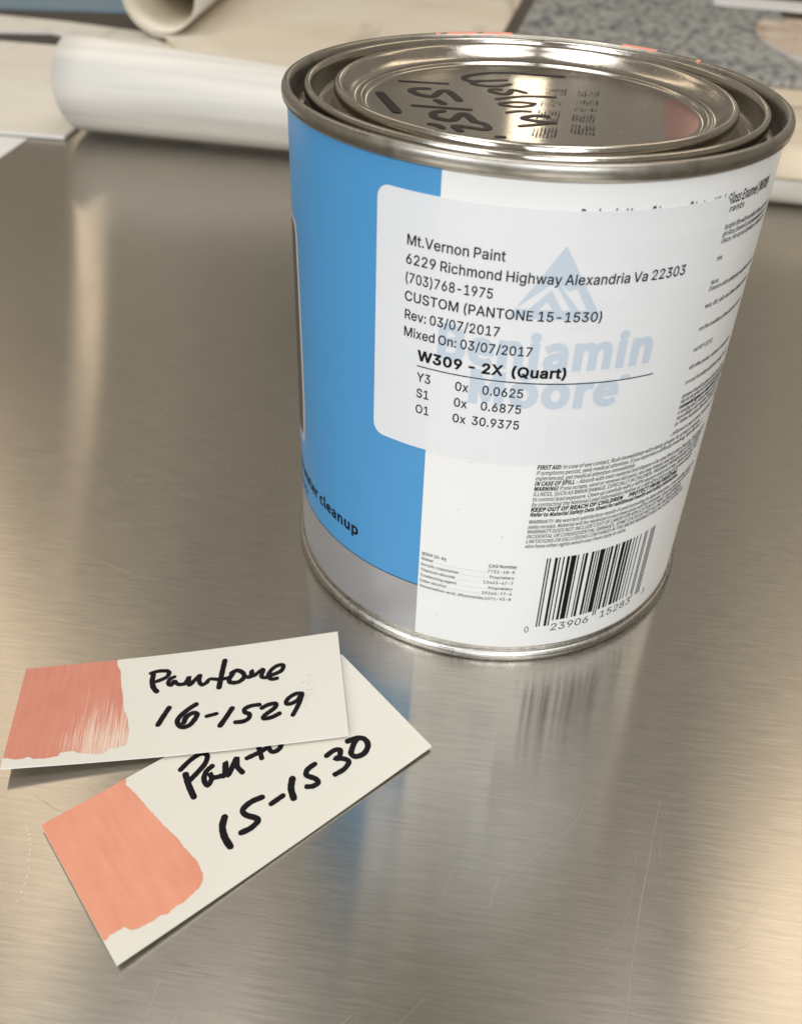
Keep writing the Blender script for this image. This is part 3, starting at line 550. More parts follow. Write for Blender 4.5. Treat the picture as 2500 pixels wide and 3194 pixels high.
(42,245,[[81,247,123,297,164,247,187,264,153,319,211,343,202,370,142,355,137,418,108,418,103,355,43,370,34,343,91,319,58,264]]),
(43,291,[[127,61,165,61,165,176,272,176,272,212,165,212,165,327,127,327,127,212,20,212,20,176,127,176]]),
(44,146,[[39,-100,95,-56,116,10,105,51,76,66,50,57,39,33,50,8,75,-1,80,-1,66,-42,28,-71]]),
(45,182,[[24,129,159,129,159,165,24,165]]),
(46,146,[[73,-7,97,3,108,29,97,56,73,66,48,56,38,29,48,3]]),
(47,206,[[6,-94,41,-94,198,417,163,417]]),
(48,291,[[146,-7,210,15,251,82,266,194,251,304,210,370,146,392,82,370,41,304,26,194,41,82,82,15],[146,32,108,49,82,102,72,194,82,285,108,337,146,354,184,337,210,285,220,194,210,102,184,49]]),
(49,291,[[46,0,257,0,257,40,180,40,180,385,143,385,64,358,64,327,132,327,132,40,46,40]]),
(50,291,[[23,0,265,0,265,41,159,41,96,38,205,162,247,279,233,339,194,378,134,392,71,377,21,336,49,308,85,340,129,353,182,331,200,277,157,167,23,28]]),
(51,291,[[138,-7,201,6,245,44,262,103,238,168,181,201,181,203,230,237,249,296,234,348,195,380,137,392,77,379,29,346,55,316,92,343,135,353,183,336,200,292,190,255,157,228,93,218,93,182,164,172,202,145,213,105,191,52,135,33,80,46,40,77,15,46,64,9]]),
(52,291,[[179,0,224,0,224,106,275,106,275,144,224,144,224,385,171,385,11,138,11,106,179,106],[179,144,60,144,148,276,179,332,181,332,179,263]]),
(53,291,[[138,-7,199,9,245,53,264,125,248,195,206,235,148,248,90,233,100,344,245,344,245,385,58,385,45,205,71,189,102,206,135,212,193,188,215,124,191,57,133,33,77,46,38,76,14,44,63,9]]),
(54,291,[[158,-7,213,9,253,53,269,118,256,185,218,226,162,239,116,227,75,193,89,287,125,338,174,352,207,344,235,323,262,352,224,381,172,392,102,371,50,305,29,184,46,78,92,14],[76,154,115,192,154,203,206,180,223,118,204,55,158,31,101,63]]),
(55,291,[[104,0,154,0,166,134,199,246,267,356,267,385,26,385,26,344,213,344,133,187]]),
(56,291,[[147,-7,210,7,252,42,267,92,248,156,203,194,203,196,237,234,254,289,241,342,205,378,148,391,73,364,43,293,58,241,95,204,95,202,46,161,24,96,40,43,83,7],[173,209,113,241,86,293,103,338,148,355,196,335,213,287,203,246],[148,29,90,49,67,100,82,150,120,187,191,152,222,94,201,47]]),
(57,291,[[123,-7,192,14,243,84,263,209,246,311,200,372,133,392,78,376,38,333,23,267,36,200,73,160,129,146,177,159,218,193,202,98,168,48,122,33,86,41,57,63,30,33,69,4],[217,233,177,194,137,182,86,205,68,267,87,331,134,355,192,324]]),
(58,146,[[73,205,97,215,108,242,97,268,73,278,48,268,38,242,48,215],[73,-7,97,3,108,29,97,56,73,66,48,56,38,29,48,3]]),
(59,146,[[73,205,97,215,108,242,97,268,73,278,48,268,38,242,48,215],[39,-100,95,-56,116,10,105,51,76,66,50,57,39,33,50,8,75,-1,80,-1,66,-42,28,-71]]),
(60,291,[[272,77,272,119,148,164,69,194,69,196,148,225,272,272,272,313,20,214,20,176]]),
(61,291,[[20,239,272,239,272,275,20,275],[20,113,272,113,272,149,20,149]]),
(62,291,[[20,77,272,176,272,214,20,313,20,272,144,225,223,196,223,194,144,164,20,119]]),
(63,249,[[93,116,136,116,175,213,221,307,194,375,123,400,66,386,23,352,50,327,81,351,118,360,160,344,174,304,151,247,109,191],[116,-7,141,3,151,29,141,56,116,66,92,56,82,29,92,3]]),
(64,497,[[236,-91,294,-84,348,-61,335,-33,291,-51,239,-59,150,-38,88,23,65,121,95,240,171,319,270,347,360,326,415,268,433,183,408,94,354,61,322,79,322,131,345,248,314,248,307,224,306,224,286,245,259,253,199,231,160,179,145,117,166,55,216,33,255,45,288,74,289,74,309,40,350,29,404,47,448,99,467,185,443,287,377,354,275,379,153,347,64,256,29,119,57,4,131,-67],[226,66,196,79,184,119,205,186,259,219,280,214,297,194,280,101,252,75]]),
(65,319,[[2,0,51,0,88,118,229,118,266,0,317,0,186,385,132,385],[100,156,119,215,158,346,160,346,199,215,217,156]]),
(66,345,[[53,0,175,0,252,12,303,50,321,113,299,175,243,205,243,207,285,239,299,291,282,345,236,376,167,385,53,385],[101,222,101,347,161,347,229,333,252,285,230,238,159,222],[101,39,101,184,169,184,247,167,274,114,246,57,169,39]]),
(67,335,[[198,-7,264,8,316,48,289,79,249,47,200,36,136,55,95,110,80,194,96,277,138,330,202,349,246,339,280,313,307,345,263,377,201,392,113,368,53,299,30,192,53,85,112,17]]),
(68,361,[[53,0,151,0,249,23,310,89,330,194,310,298,249,363,149,385,53,385],[101,40,101,346,145,346,220,328,266,277,280,194,266,111,220,58,145,40]]),
(69,309,[[53,0,280,0,280,41,101,41,101,182,247,182,247,223,101,223,101,344,275,344,275,385,53,385]]),
(70,290,[[53,0,101,0,101,173,248,173,248,214,101,214,101,344,275,344,275,385,53,385]]),
(71,362,[[204,-7,274,6,323,38,323,200,196,200,196,159,278,159,278,58,248,42,209,36,139,55,95,110,80,194,96,277,141,330,209,349,257,339,291,313,318,345,274,377,207,392,116,368,54,299,30,192,53,85,114,17]]),
(72,382,[[53,0,101,0,101,182,281,182,281,0,330,0,330,385,281,385,281,224,101,224,101,385,53,385]]),
(73,154,[[53,0,101,0,101,385,53,385]]),
(74,281,[[124,-7,185,9,220,52,231,113,231,385,182,385,182,118,166,55,120,36,82,46,53,79,18,54,62,9]]),
(75,339,[[53,0,101,0,101,122,168,201,283,0,337,0,198,239,319,385,264,385,102,192,101,192,101,385,53,385]]),
(76,285,[[53,0,270,0,270,41,101,41,101,385,53,385]]),
(77,426,[[53,0,97,0,97,213,90,327,92,327,123,239,196,39,229,39,301,239,332,327,335,327,328,213,328,0,373,0,373,385,315,385,242,179,215,99,213,99,185,179,111,385,53,385]]),
(78,380,[[53,0,99,0,99,202,93,322,95,322,137,243,277,0,327,0,327,385,280,385,280,185,287,63,285,63,243,142,102,385,53,385]]),
(79,390,[[195,-7,280,18,338,87,359,194,338,300,280,368,195,392,109,368,52,300,30,194,52,87,109,18],[195,36,134,55,95,110,80,194,95,277,134,330,195,349,255,330,295,277,309,194,295,110,255,55]]),
(80,332,[[53,0,101,0,101,153,165,153,239,166,289,205,307,272,289,339,238,374,163,385,53,385],[101,193,101,346,157,346,213,339,247,316,258,272,234,212,159,193]]),
(81,390,[[195,34,134,53,95,109,80,194,95,277,134,330,195,349,255,330,295,277,309,194,295,109,255,53],[313,-97,368,-88,358,-50,318,-56,261,-43,223,-5,295,28,342,96,359,194,338,300,280,368,195,392,109,368,52,300,30,194,48,95,97,26,171,-5,223,-71]]),
(82,334,[[101,202,101,346,166,346,235,330,259,277,235,221,166,202],[264,0,319,0,221,169,284,205,308,277,290,341,243,375,173,385,53,385,53,0,101,0,101,163,171,163]]),
(83,313,[[160,-7,229,8,274,47,290,102,268,168,211,205,157,229,113,252,92,294,112,334,164,349,213,340,252,314,277,345,228,379,164,392,102,379,59,343,43,290,69,225,121,191,176,167,223,141,241,98,220,53,160,36,102,49,54,84,25,50,84,9]]),
(84,315,[[133,0,182,0,182,344,298,344,298,385,16,385,16,344,133,344]]),
(85,379,[[190,-7,260,9,309,61,328,159,328,385,281,385,281,158,269,85,236,47,190,36,144,47,112,85,100,158,100,385,51,385,51,159,70,61,119,9]]),
(86,302,[[123,0,180,0,302,385,253,385,191,176,153,49,151,49,114,176,51,385,1,385]]),
(87,461,[[95,0,153,0,210,232,230,320,232,320,251,232,309,0,368,0,447,385,401,385,359,175,338,50,335,50,308,175,254,385,210,385,157,175,129,50,127,50,104,175,64,385,14,385]]),
(88,301,[[9,0,60,0,116,104,147,166,149,166,182,104,239,0,293,0,180,196,285,385,234,385,182,287,155,230,153,230,122,287,70,385,16,385,121,199]]),
(89,279,[[115,0,163,0,163,149,279,385,229,385,180,276,141,192,139,192,101,276,51,385,-1,385,115,149]]),
(90,317,[[26,0,292,0,292,41,86,41,289,356,289,385,45,385,45,344,230,344,26,29]]),
(91,178,[[56,-89,160,-89,160,-62,91,-62,91,388,160,388,160,416,56,416]]),
(92,206,[[165,-94,200,-94,43,417,8,417]]),
(93,178,[[18,-89,122,-89,122,416,18,416,18,388,86,388,86,-62,18,-62]]),
(94,291,[[36,166,77,166,116,270,144,348,147,348,176,270,214,166,256,166,167,393,124,393]]),
(95,294,[[7,-74,286,-74,286,-42,7,-42]]),
(96,318,[[168,336,192,360,109,458,76,426]]),
(97,296,[[114,-7,164,5,209,34,210,34,214,0,254,0,254,175,244,237,212,278,155,293,91,280,43,255,61,222,100,243,147,253,194,230,206,181,107,161,49,126,31,74,55,14],[128,32,92,42,77,77,106,123,206,149,206,69,167,41]]),
(98,325,[[174,-7,235,11,280,64,298,147,285,224,246,274,184,293,137,281,95,253,97,304,97,418,48,418,48,0,87,0,91,29,93,29,133,3],[166,34,133,40,97,63,97,213,136,242,172,252,231,223,248,147,225,64]]),
(99,268,[[161,-7,210,3,253,29,232,61,202,41,165,33,101,63,77,142,102,222,166,252,197,245,223,227,247,259,212,282,164,293,96,275,47,224,27,142,45,62,93,11]]),
(100,326,[[145,-7,193,5,232,34,234,34,238,0,277,0,277,418,229,418,229,308,232,259,195,284,151,293,90,274,45,222,28,142,42,61,83,11],[156,34,98,62,77,143,101,222,160,252,194,245,229,222,229,72,193,43]]),
(101,291,[[164,-7,216,2,257,22,241,54,207,37,169,32,103,59,75,131,267,131,269,159,256,230,217,276,155,293,93,274,46,223,27,142,46,62,95,11],[74,165,102,231,156,254,208,231,227,165]]),
(102,171,[[17,246,56,246,56,0,104,0,104,246,164,246,164,285,104,285,104,330,114,372,144,387,176,379,187,416,139,425,76,400,56,331,56,285,17,283]]),
(103,296,[[144,-131,221,-117,271,-82,289,-33,264,19,190,35,133,35,94,44,84,66,89,86,102,100,144,90,218,117,248,190,242,223,225,248,284,248,284,285,184,285,144,293,91,280,52,245,37,191,49,145,75,114,75,112,53,90,43,59,50,30,69,12,69,9,38,-20,27,-55,60,-112],[144,123,101,141,84,191,101,240,144,257,187,240,205,191,187,141],[151,-98,91,-85,69,-48,76,-24,98,0,134,-4,184,-4,227,-12,242,-40,217,-80]]),
(104,319,[[48,0,97,0,97,207,135,240,174,251,216,233,228,174,228,0,276,0,276,181,267,242,238,280,189,293,137,278,95,245,97,304,97,418,48,418]]),
(105,144,[[48,0,97,0,97,285,48,285],[72,344,96,353,105,376,96,398,72,407,50,398,41,376,50,353]]),
(106,144,[[18,-127,79,-102,97,-33,97,285,49,285,49,-33,42,-74,14,-89,-14,-84,-23,-120],[72,344,95,353,105,376,95,398,72,407,49,398,40,376,49,353]]),
(107,290,[[48,0,96,0,96,75,149,138,233,0,285,0,177,170,272,285,218,285,98,135,96,135,96,418,48,418]]),
(108,149,[[99,-7,127,-3,120,34,110,33,100,38,97,54,97,418,48,418,48,57,60,10]]),
(109,486,[[48,0,97,0,97,207,134,240,168,251,208,233,221,174,221,0,269,0,269,207,307,240,341,251,381,233,394,174,394,0,442,0,442,181,432,242,404,280,356,293,306,277,261,238,234,278,182,293,135,278,93,244,92,244,88,285,48,285]]),
(110,320,[[48,0,97,0,97,207,135,240,174,251,216,233,228,174,228,0,276,0,276,181,267,242,238,280,189,293,137,278,93,244,92,244,88,285,48,285]]),
(111,318,[[159,-7,224,11,272,62,291,142,272,224,224,275,159,293,94,275,46,224,27,142,46,62,94,11],[159,33,99,63,77,142,99,222,159,252,219,222,242,142,219,63]]),
(112,326,[[48,-120,97,-120,97,-24,95,26,134,2,174,-7,235,11,280,64,298,147,285,224,246,274,184,293,136,280,93,252,92,252,88,285,48,285],[166,34,134,40,97,63,97,213,136,242,172,252,231,223,248,147,225,64]]),
(113,326,[[229,-120,277,-120,277,285,239,285,234,258,233,258,195,284,151,293,90,274,45,222,28,142,42,61,83,11,145,-7,192,5,232,33,229,-19],[156,34,98,62,77,143,101,222,160,252,194,245,229,222,229,72,193,43]]),
(114,204,[[48,0,97,0,97,183,131,235,168,249,196,245,205,286,174,293,130,276,93,233,92,233,88,285,48,285]]),
(115,246,[[123,-7,200,18,226,78,199,135,140,164,97,184,78,214,91,243,131,255,166,248,196,230,219,260,180,283,131,293,58,269,33,212,59,158,116,129,160,109,181,75,167,44,124,30,79,40,40,65,17,33,65,4]]),
(116,198,[[138,-7,191,4,181,40,149,32,114,46,105,87,105,246,182,246,182,285,105,285,105,366,65,366,59,285,14,283,14,246,57,246,57,88,64,38,90,5]]),
(117,319,[[132,-7,183,7,226,45,227,45,231,0,271,0,271,285,223,285,223,83,185,46,146,35,105,53,92,110,92,285,44,285,44,105,53,43,82,6]]),
(118,274,[[110,0,166,0,267,285,220,285,165,123,139,39,137,39,110,123,57,285,7,285]]),
(119,421,[[93,0,149,0,190,153,209,236,212,236,231,154,272,0,330,0,408,285,361,285,320,120,303,41,300,41,280,120,235,285,189,285,144,120,125,41,122,41,106,120,63,285,14,285]]),
(120,262,[[8,0,58,0,97,67,126,118,128,118,159,67,201,0,254,0,160,144,246,285,196,285,161,223,136,175,133,175,106,223,67,285,15,285,102,149]]),
(121,274,[[53,-123,120,-94,160,-24,267,285,220,285,169,127,145,46,143,46,114,127,57,285,7,285,121,-1,115,-22,90,-66,51,-84,29,-79,19,-117]]),
(122,249,[[18,0,234,0,234,39,79,39,230,259,230,285,35,285,35,246,169,246,18,26]]),
(123,178,[[133,-89,160,-89,160,-62,144,-62,113,-49,105,-8,108,98,100,141,72,162,72,164,100,185,108,228,105,335,113,376,144,388,160,388,160,416,133,416,82,399,65,337,70,224,60,193,20,179,20,148,60,134,70,102,65,-12,82,-73]]),
(124,142,[[54,-147,88,-147,88,440,54,440]]),
(125,178,[[18,-89,44,-89,96,-73,113,-12,108,102,118,134,158,148,158,179,118,193,108,224,113,337,96,399,44,416,18,416,18,388,33,388,65,376,73,335,70,228,78,185,105,164,105,162,78,141,70,98,73,-8,65,-49,33,-62,18,-62]]),
(126,291,[[197,151,235,163,270,203,244,223,222,195,199,187,151,212,95,237,56,224,22,184,48,165,69,192,93,201,140,176]]),
(174,248,[[124,188,179,202,219,243,234,303,219,363,179,404,124,419,69,404,29,363,14,303,29,243,69,202],[124,209,62,235,37,303,62,371,124,398,186,371,211,303,186,235],[81,245,106,245,106,286,129,286,150,245,177,245,150,294,166,306,172,326,158,356,126,364,81,364],[106,305,106,345,122,345,141,339,147,325,140,309,120,305]]),
(176,194,[[98,252,149,272,171,327,149,381,98,402,46,381,24,327,46,272],[98,279,66,292,53,327,66,362,98,376,129,362,142,327,129,292]]),
(8211,282,[[24,131,257,131,257,164,24,164]]),
]), 385.0)}
FONTS['A'][0]['l'] = (250, [[(79, 0), (79, 763), (171, 763), (171, 0)]])
CACHE = {}
def glyph(fn, ch, bold):
    bold += .022 if fn == 'B' else 0
    key = (fn, ch, bold)
    if key not in CACHE:
        G, cap = FONTS[fn]
        adv, cs = G[ch]
        out = []
        sign = ccw_area(max(cs, key=lambda c: abs(ccw_area(c)))) if cs else -1   # outer outlines run clockwise in one face, the other way in the other
        for c in cs:
            c = [(x / cap, y / cap) for x, y in c]
            if bold:
                c = c if sign < 0 else c[::-1]
                d = []
                k = len(c)
                for i in range(k):
                    x0, y0 = c[i - 1]
                    x1, y1 = c[i]
                    x2, y2 = c[(i + 1) % k]
                    a = Vector((x1 - x0, y1 - y0)).normalized()
                    b = Vector((x2 - x1, y2 - y1)).normalized()
                    nn = Vector((-a.y - b.y, a.x + b.x))
                    if nn.length < .2:
                        nn = Vector((-a.y, a.x))
                    q = nn.normalized() * bold / max(.55, nn.length / 2)
                    d.append((x1 + q.x, y1 + q.y))
                c = d
            out.append(c)
        CACHE[key] = (adv / cap + 1.0 * bold, fill(out) if out else [])
    return CACHE[key]

def text_width(s, fn, cap, bold=0):
    return sum((FONTS[fn][1] and (0.30 if c == ' ' else glyph(fn, c, bold)[0])) for c in s) * cap

def text(s, fn, x, z, cap, width=None, shear=0.0, bold=0.0):
    """triangles of a line of print; cap = capital height in mm, width squeezes the whole line"""
    kx = (width / text_width(s, fn, cap, bold)) if width else 1.0
    out = []
    for ch in s:
        if ch == ' ':
            x += .30 * cap * kx
            continue
        adv, tr = glyph(fn, ch, bold)
        for t in tr:
            out.append([(x + (px * kx + py * shear) * cap, z + py * cap) for px, py in t])
        x += adv * cap * kx
    return out

# ------------------------------------------------------------------ the steel table
bm = bmesh.new()
v = [bm.verts.new(Vector(p) * S) for p in ((-1500, -700, 0), (1500, -700, 0), (1500, 1500, 0), (-1500, 1500, 0))]
top = bm.faces.new(v)
r = bmesh.ops.extrude_face_region(bm, geom=[top])
for x in r['geom']:
    if isinstance(x, bmesh.types.BMVert):
        x.co.z -= 40 * S
bmesh.ops.recalc_face_normals(bm, faces=bm.faces)
table = link("tabletop", bm, M_STEEL)
table['kind'] = 'structure'

def ribbon(pts, wid, fn, lift=0.0, closed=False, jag=0.0, taper=False, cap=True):
    """a drawn stroke as a flat ribbon with round ends (mm), each quad lying a hair above the one before"""
    P = [Vector(p) for p in pts]
    D = []
    for i in range(len(P) - 1):             # Catmull-Rom
        p0, p1, p2, p3 = P[max(i - 1, 0)], P[i], P[i + 1], P[min(i + 2, len(P) - 1)]
        k = max(3, int((p2 - p1).length / (wid * .28)))
        for j in range(k):
            t = j / k
            D.append(.5 * ((2 * p1) + (p2 - p0) * t + (2 * p0 - 5 * p1 + 4 * p2 - p3) * t * t + (3 * p1 - p0 - 3 * p2 + p3) * t ** 3))
    D.append(P[-1])
    rnd = random.Random(int(abs(P[0].x * 1000 + P[0].y * 77)))
    L, R = [], []
    N = len(D)
    for i, p in enumerate(D):
        t = (D[min(i + 1, N - 1)] - D[max(i - 1, 0)])
        t = t.normalized() if t.length > 1e-9 else Vector((1, 0))
        nn = Vector((-t.y, t.x))
        h = wid / 2 * (1 + jag * rnd.uniform(-1, 1))
        if taper:
            h *= math.sin(math.pi * min(.98, max(.02, i / (N - 1)))) ** .6
        L.append(p + nn * h)
        R.append(p - nn * h)
    bm = bmesh.new()
    rows = []
    for i in range(N):
        z = lift + .012 * i / N
        rows.append([bm.verts.new(Vector(fn(q.x, q.y, z)) * S) for q in (L[i], D[i], R[i])])
    for i in range(N - 1):
        for a in (0, 1):
            bm.faces.new((rows[i][a], rows[i][a + 1], rows[i + 1][a + 1], rows[i + 1][a]))
    if cap and not taper:
        for i, sg in ((0, -1), (N - 1, 1)):
            t = (D[min(i + 1, N - 1)] - D[max(i - 1, 0)]).normalized()
            nn = Vector((-t.y, t.x))
            z = lift + (.012 if i else 0)
            ring = [rows[i][0]]
            for j in range(1, 8):
                a = math.pi * j / 8
                q = D[i] + nn * (wid / 2) * math.cos(a) + t * sg * (wid / 2) * math.sin(a) * (1 + jag * rnd.uniform(-2, 1))
                ring.append(bm.verts.new(Vector(fn(q.x, q.y, z)) * S))
            ring.append(rows[i][2])
            for j in range(len(ring) - 1):
                bm.faces.new((rows[i][1], ring[j], ring[j + 1]))
    bmesh.ops.recalc_face_normals(bm, faces=bm.faces)
    if sum(f.normal.z * f.calc_area() for f in bm.faces) < 0:
        bmesh.ops.reverse_faces(bm, faces=bm.faces)
    return bm

def merge(bms):
    out = bmesh.new()
    for q in bms:
        me = bpy.data.meshes.new("tmp")
        q.to_mesh(me)
        q.free()
        out.from_mesh(me)
        bpy.data.meshes.remove(me)
    return out

flat = lambda x, y, z: (x, y, z)
bms = []
for pts, wd in (([(43.9, -85.7), (41.5, -95), (40.0, -101.8), (38.2, -109), (36.9, -115.2), (35.4, -123), (34.8, -127.1), (33.9, -134)], .10),
                ([(58.5, -113.7), (57, -115.2), (54, -116.6)], .08),
                ([(62, -104), (58.5, -110), (52, -115.5)], .06),
                ([(28, -88), (25, -95), (16, -105), (9, -112)], .06),
                ([(-77.3, -101.5), (-74.2, -104.1)], .10), ([(-86.5, -106.1), (-79.7, -108.9)], .10),
                ([(-48.1, -137), (-47.7, -144.3)], .10), ([(-40, -136), (-44, -146)], .06), ([(-33, -131), (-36, -140), (-38, -147)], .05),
                ([(38, -98), (35.5, -112), (31, -120)], .04), ([(45, -88), (42.5, -98), (44, -106)], .04)):
    bms.append(ribbon(pts, wd, flat, lift=.012, taper=True))
rs = random.Random(21)
for i in range(45):
    x, y = rs.uniform(-130, 95), rs.uniform(-150, 60)
    a, ln = rs.choice((rs.gauss(1.2, .35), rs.gauss(1.9, .4), rs.uniform(0, 3.14))), rs.uniform(2, 12)
    dx, dy, k = math.cos(a) * ln / 2, math.sin(a) * ln / 2, rs.uniform(-.12, .12)
    bms.append(ribbon([(x - dx, y - dy), (x - dy * k, y + dx * k), (x + dx, y + dy)], rs.uniform(.018, .04), flat, lift=.012, taper=True))
link("scratches", merge(bms), M_SCRATCH, table)
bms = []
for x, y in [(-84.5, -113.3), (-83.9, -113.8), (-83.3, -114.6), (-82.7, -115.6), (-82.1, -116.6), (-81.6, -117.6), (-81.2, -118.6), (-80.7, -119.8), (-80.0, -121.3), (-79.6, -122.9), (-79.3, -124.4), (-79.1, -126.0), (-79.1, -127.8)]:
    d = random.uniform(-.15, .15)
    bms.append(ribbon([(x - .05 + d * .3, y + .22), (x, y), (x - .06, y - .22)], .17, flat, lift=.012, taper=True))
link("painted_glints", merge(bms), M_GLINT, table)  # arc of glints in the brushed steel, painted as pale dashes

# ------------------------------------------------------------------ the paint can
R0 = 52.70                                   # outside of the paper label
can = thing("paint_can", "quart paint can with blue and white label and tin lid, standing on the steel table", "paint can")
body_prof = [(52.3, 2.6), (52.5, 3.2), (52.55, 4.0), (52.55, 118.6), (52.2, 119.0)]
link("can_body", lathe(body_prof), M_TIN, can, True)
seam_prof = [(0, 1.6), (48.5, 1.6), (50.5, 1.2), (51.6, .25), (52.6, 0.0), (53.5, .25), (53.85, .8), (53.7, 1.0), (53.95, 1.25), (54.0, 1.9), (53.85, 2.45), (53.3, 2.85), (52.9, 2.9), (52.6, 2.65), (52.45, 2.75)]
link("bottom_seam", lathe(seam_prof), M_SEAM, can, True)
rim_prof = [(52.75, 118.5), (53.1, 118.75), (53.5, 119.05), (53.78, 119.6), (53.85, 120.3), (53.75, 121.1), (53.45, 121.75), (53.0, 122.05), (52.55, 122.0), (52.15, 121.7), (51.85, 121.1), (51.65, 120.2), (51.5, 118.6), (51.2, 117.0), (50.7, 116.3), (50.0, 116.0), (49.3, 115.8), (48.9, 114.5), (48.6, 112.0), (46.5, 111.5), (46.2, 110)]
rim = link("rim", lathe(rim_prof), M_RIM, can, True)
lid_prof = [(48.0, 118.3), (48.6, 118.5), (49.0, 119.2), (49.12, 120.2), (49.1, 121.0), (48.92, 121.55), (48.5, 121.85), (48.0, 121.8), (47.6, 121.35), (47.4, 120.5), (47.2, 119.2), (47.0, 117.6), (46.6, 116.7), (45.8, 116.3), (44.4, 116.2), (43.4, 116.6), (43.0, 117.6), (42.9, 119.4), (42.88, 120.6), (42.65, 121.3), (42.2, 121.7), (41.65, 121.7), (41.15, 121.3), (40.6, 120.6), (39.95, 119.85), (39.2, 119.1), (38.5, 118.6), (37.8, 118.4), (37.45, 118.55), (37.1, 118.6), (36.8, 118.4), (36.55, 118.0), (36.25, 117.72), (35.7, 117.62), (34.5, 117.6), (20, 117.6), (0, 117.6)]
lid = link("lid", lathe(lid_prof), M_LID, can, True)
bms = []
for a0, a1, z0, z1 in ((188, 196.5, 121.3, 122.3), (198, 207, 121.2, 122.3), (146, 156.5, 121.4, 122.3), (209, 210.5, 121.6, 122.3), (132, 133.3, 121.5, 122.3)):
    q = []
    for r_, z_ in ((53.80, 120.3), (53.83, 120.8), (53.70, 121.3), (53.45, 121.80), (53.05, 122.10), (52.6, 122.06), (52.2, 121.8), (51.9, 121.3)):
        q.append((r_ + .10, min(z_ + .07, z1)))
    wob = lambda a, j: .05 * math.sin(a * 90 + j)
    link("paint_drip", lathe(q[0 if z0 < 121 else 2:], 24, math.radians(a0), math.radians(a1), wob), M_DAB, rim, True)

# writing on the lid
lidf = lambda x, y, z: (x, y, 117.66 + z)
bms = []
for i, (wd, pts) in enumerate([[1.1,[[-30.67,12.15],[-20.09,13.02]]],[1.5,[[-23.84,7.24],[-26.51,6.4],[-27.1,4.5],[-25.25,1.72],[-22.19,0.61],[-21.22,2.98],[-20.52,6.14],[-18.79,5.84],[-15.85,-0.67]]],[1.5,[[-20.63,-2.14],[-18.95,-4.38]]],[1.2,[[-24.91,-7.75],[-13.01,-7.56]]],[1.5,[[-18.5,-10.34],[-20.1,-11.93],[-19.73,-15.07],[-17.62,-16.58],[-15.72,-16.37],[-14.73,-12.51],[-13.69,-11.11],[-11.32,-16.12]]],[1.3,[[-11.32,-16.12],[-9.1,-17.55],[-8.15,-20.32],[-9.21,-21.29],[-11.88,-20.73],[-14.91,-20.6],[-13.51,-23.52]]],[1.2,[[-19.85,-20.55],[-18.47,-20.96],[-17.17,-22.47]]],[1.2,[[6.49,28.42],[-0.08,28.22],[-5.77,28.31],[-11.35,26.47],[-15.58,22.65],[-16.66,19.64],[-15.6,17.66],[-13.79,17.13]]],[1.1,[[-6.85,20.76],[-12.97,17.86],[-14.32,15.59],[-12.67,14.05],[-8.78,14.22],[-5.67,17.01]]],[1.2,[[-7.75,11.46],[-9.45,11.19],[-9.53,9.18],[-6.89,7.62],[-5.47,8.74],[-4.78,11.97],[-1.93,10.28]]],[1.0,[[-7.88,3.01],[-3.05,6.47],[0.47,7.74],[4.65,8.37]]],[0.9,[[0.43,1.54],[-3.27,1.6],[-6.66,-0.23],[-6.37,-1.72],[-3.1,-2.28],[-0.33,-0.42],[0.43,1.54]]],[0.9,[[-5.06,-7.42],[-2.76,-5.76],[-0.38,-5.27]]],[1.2,[[3.44,-8.2],[0.5,-8.34],[-1.57,-10.77],[0.61,-12.05],[4.86,-12.63]]],[1.0,[[-1.91,-16.82],[1.07,-14.99],[3.71,-13.11]]],[1.0,[[-6.14,-25.61],[-4.86,-25.44]]],[1.7,[[-33.53,0.11],[-27.62,-13.54]]]]):
    bms.append(ribbon(pts, wd * 1.25, lidf, lift=i * .004, jag=.05))
link("marker_writing", merge(bms), M_LIDMARK, lid)
rnd = random.Random(4)
tris = []
def blob(x, y, rx, ry):
    ring = [(x + rx * math.cos(a) * rnd.uniform(.75, 1.15), y + ry * math.sin(a) * rnd.uniform(.75, 1.15)) for a in [k * math.pi / 4 for k in range(8)]]
    return [[(x, y), ring[k], ring[(k + 1) % 8]] for k in range(8)]
for gi, q in enumerate([[[2.59,15.54],[7.59,16.07],[7.25,11.12],[2.42,10.98]],[[1.95,5.16],[6.58,5.61],[6.27,0.74],[1.56,0.25]],[[1.26,-4.16],[6.29,-3.85],[5.7,-11.32],[0.89,-11.03]],[[0.67,-17.21],[5.73,-16.83],[5.4,-22.7],[0.27,-23.65]],[[10.0,15.77],[15.0,16.3],[14.85,11.47],[9.78,11.24]],[[9.58,7.51],[14.58,8.07],[14.3,4.12],[9.22,3.84]],[[9.03,0.33],[14.13,0.94],[13.84,-0.68],[8.85,-1.57]],[[8.67,-4.34],[13.75,-4.01],[13.12,-9.99],[8.33,-9.98]],[[8.31,-12.79],[13.37,-12.43],[13.04,-18.97],[7.91,-19.13]]]):
    q = [Vector(p) for p in q]
    hgt = ((q[0] - q[3]).length + (q[1] - q[2]).length) / 2
    nv = max(3, round(hgt / .82))
    for i in range(7):
        for j in range(nv):
            if rnd.random() < (.52 if gi in (0, 4) else .66) and not (gi == 1 and rnd.random() < .5):
                a, b2 = (i + .5) / 7, (j + .5) / nv
                p = q[0] * (1 - a) * (1 - b2) + q[1] * a * (1 - b2) + q[2] * a * b2 + q[3] * (1 - a) * b2
                tris += blob(p.x + rnd.uniform(-.06, .06), p.y + rnd.uniform(-.08, .08), rnd.uniform(.2, .33), rnd.uniform(.26, .42))
link("date_stamp", soup(tris, lambda x, y: (x, y, 117.75)), M_STAMP, lid)
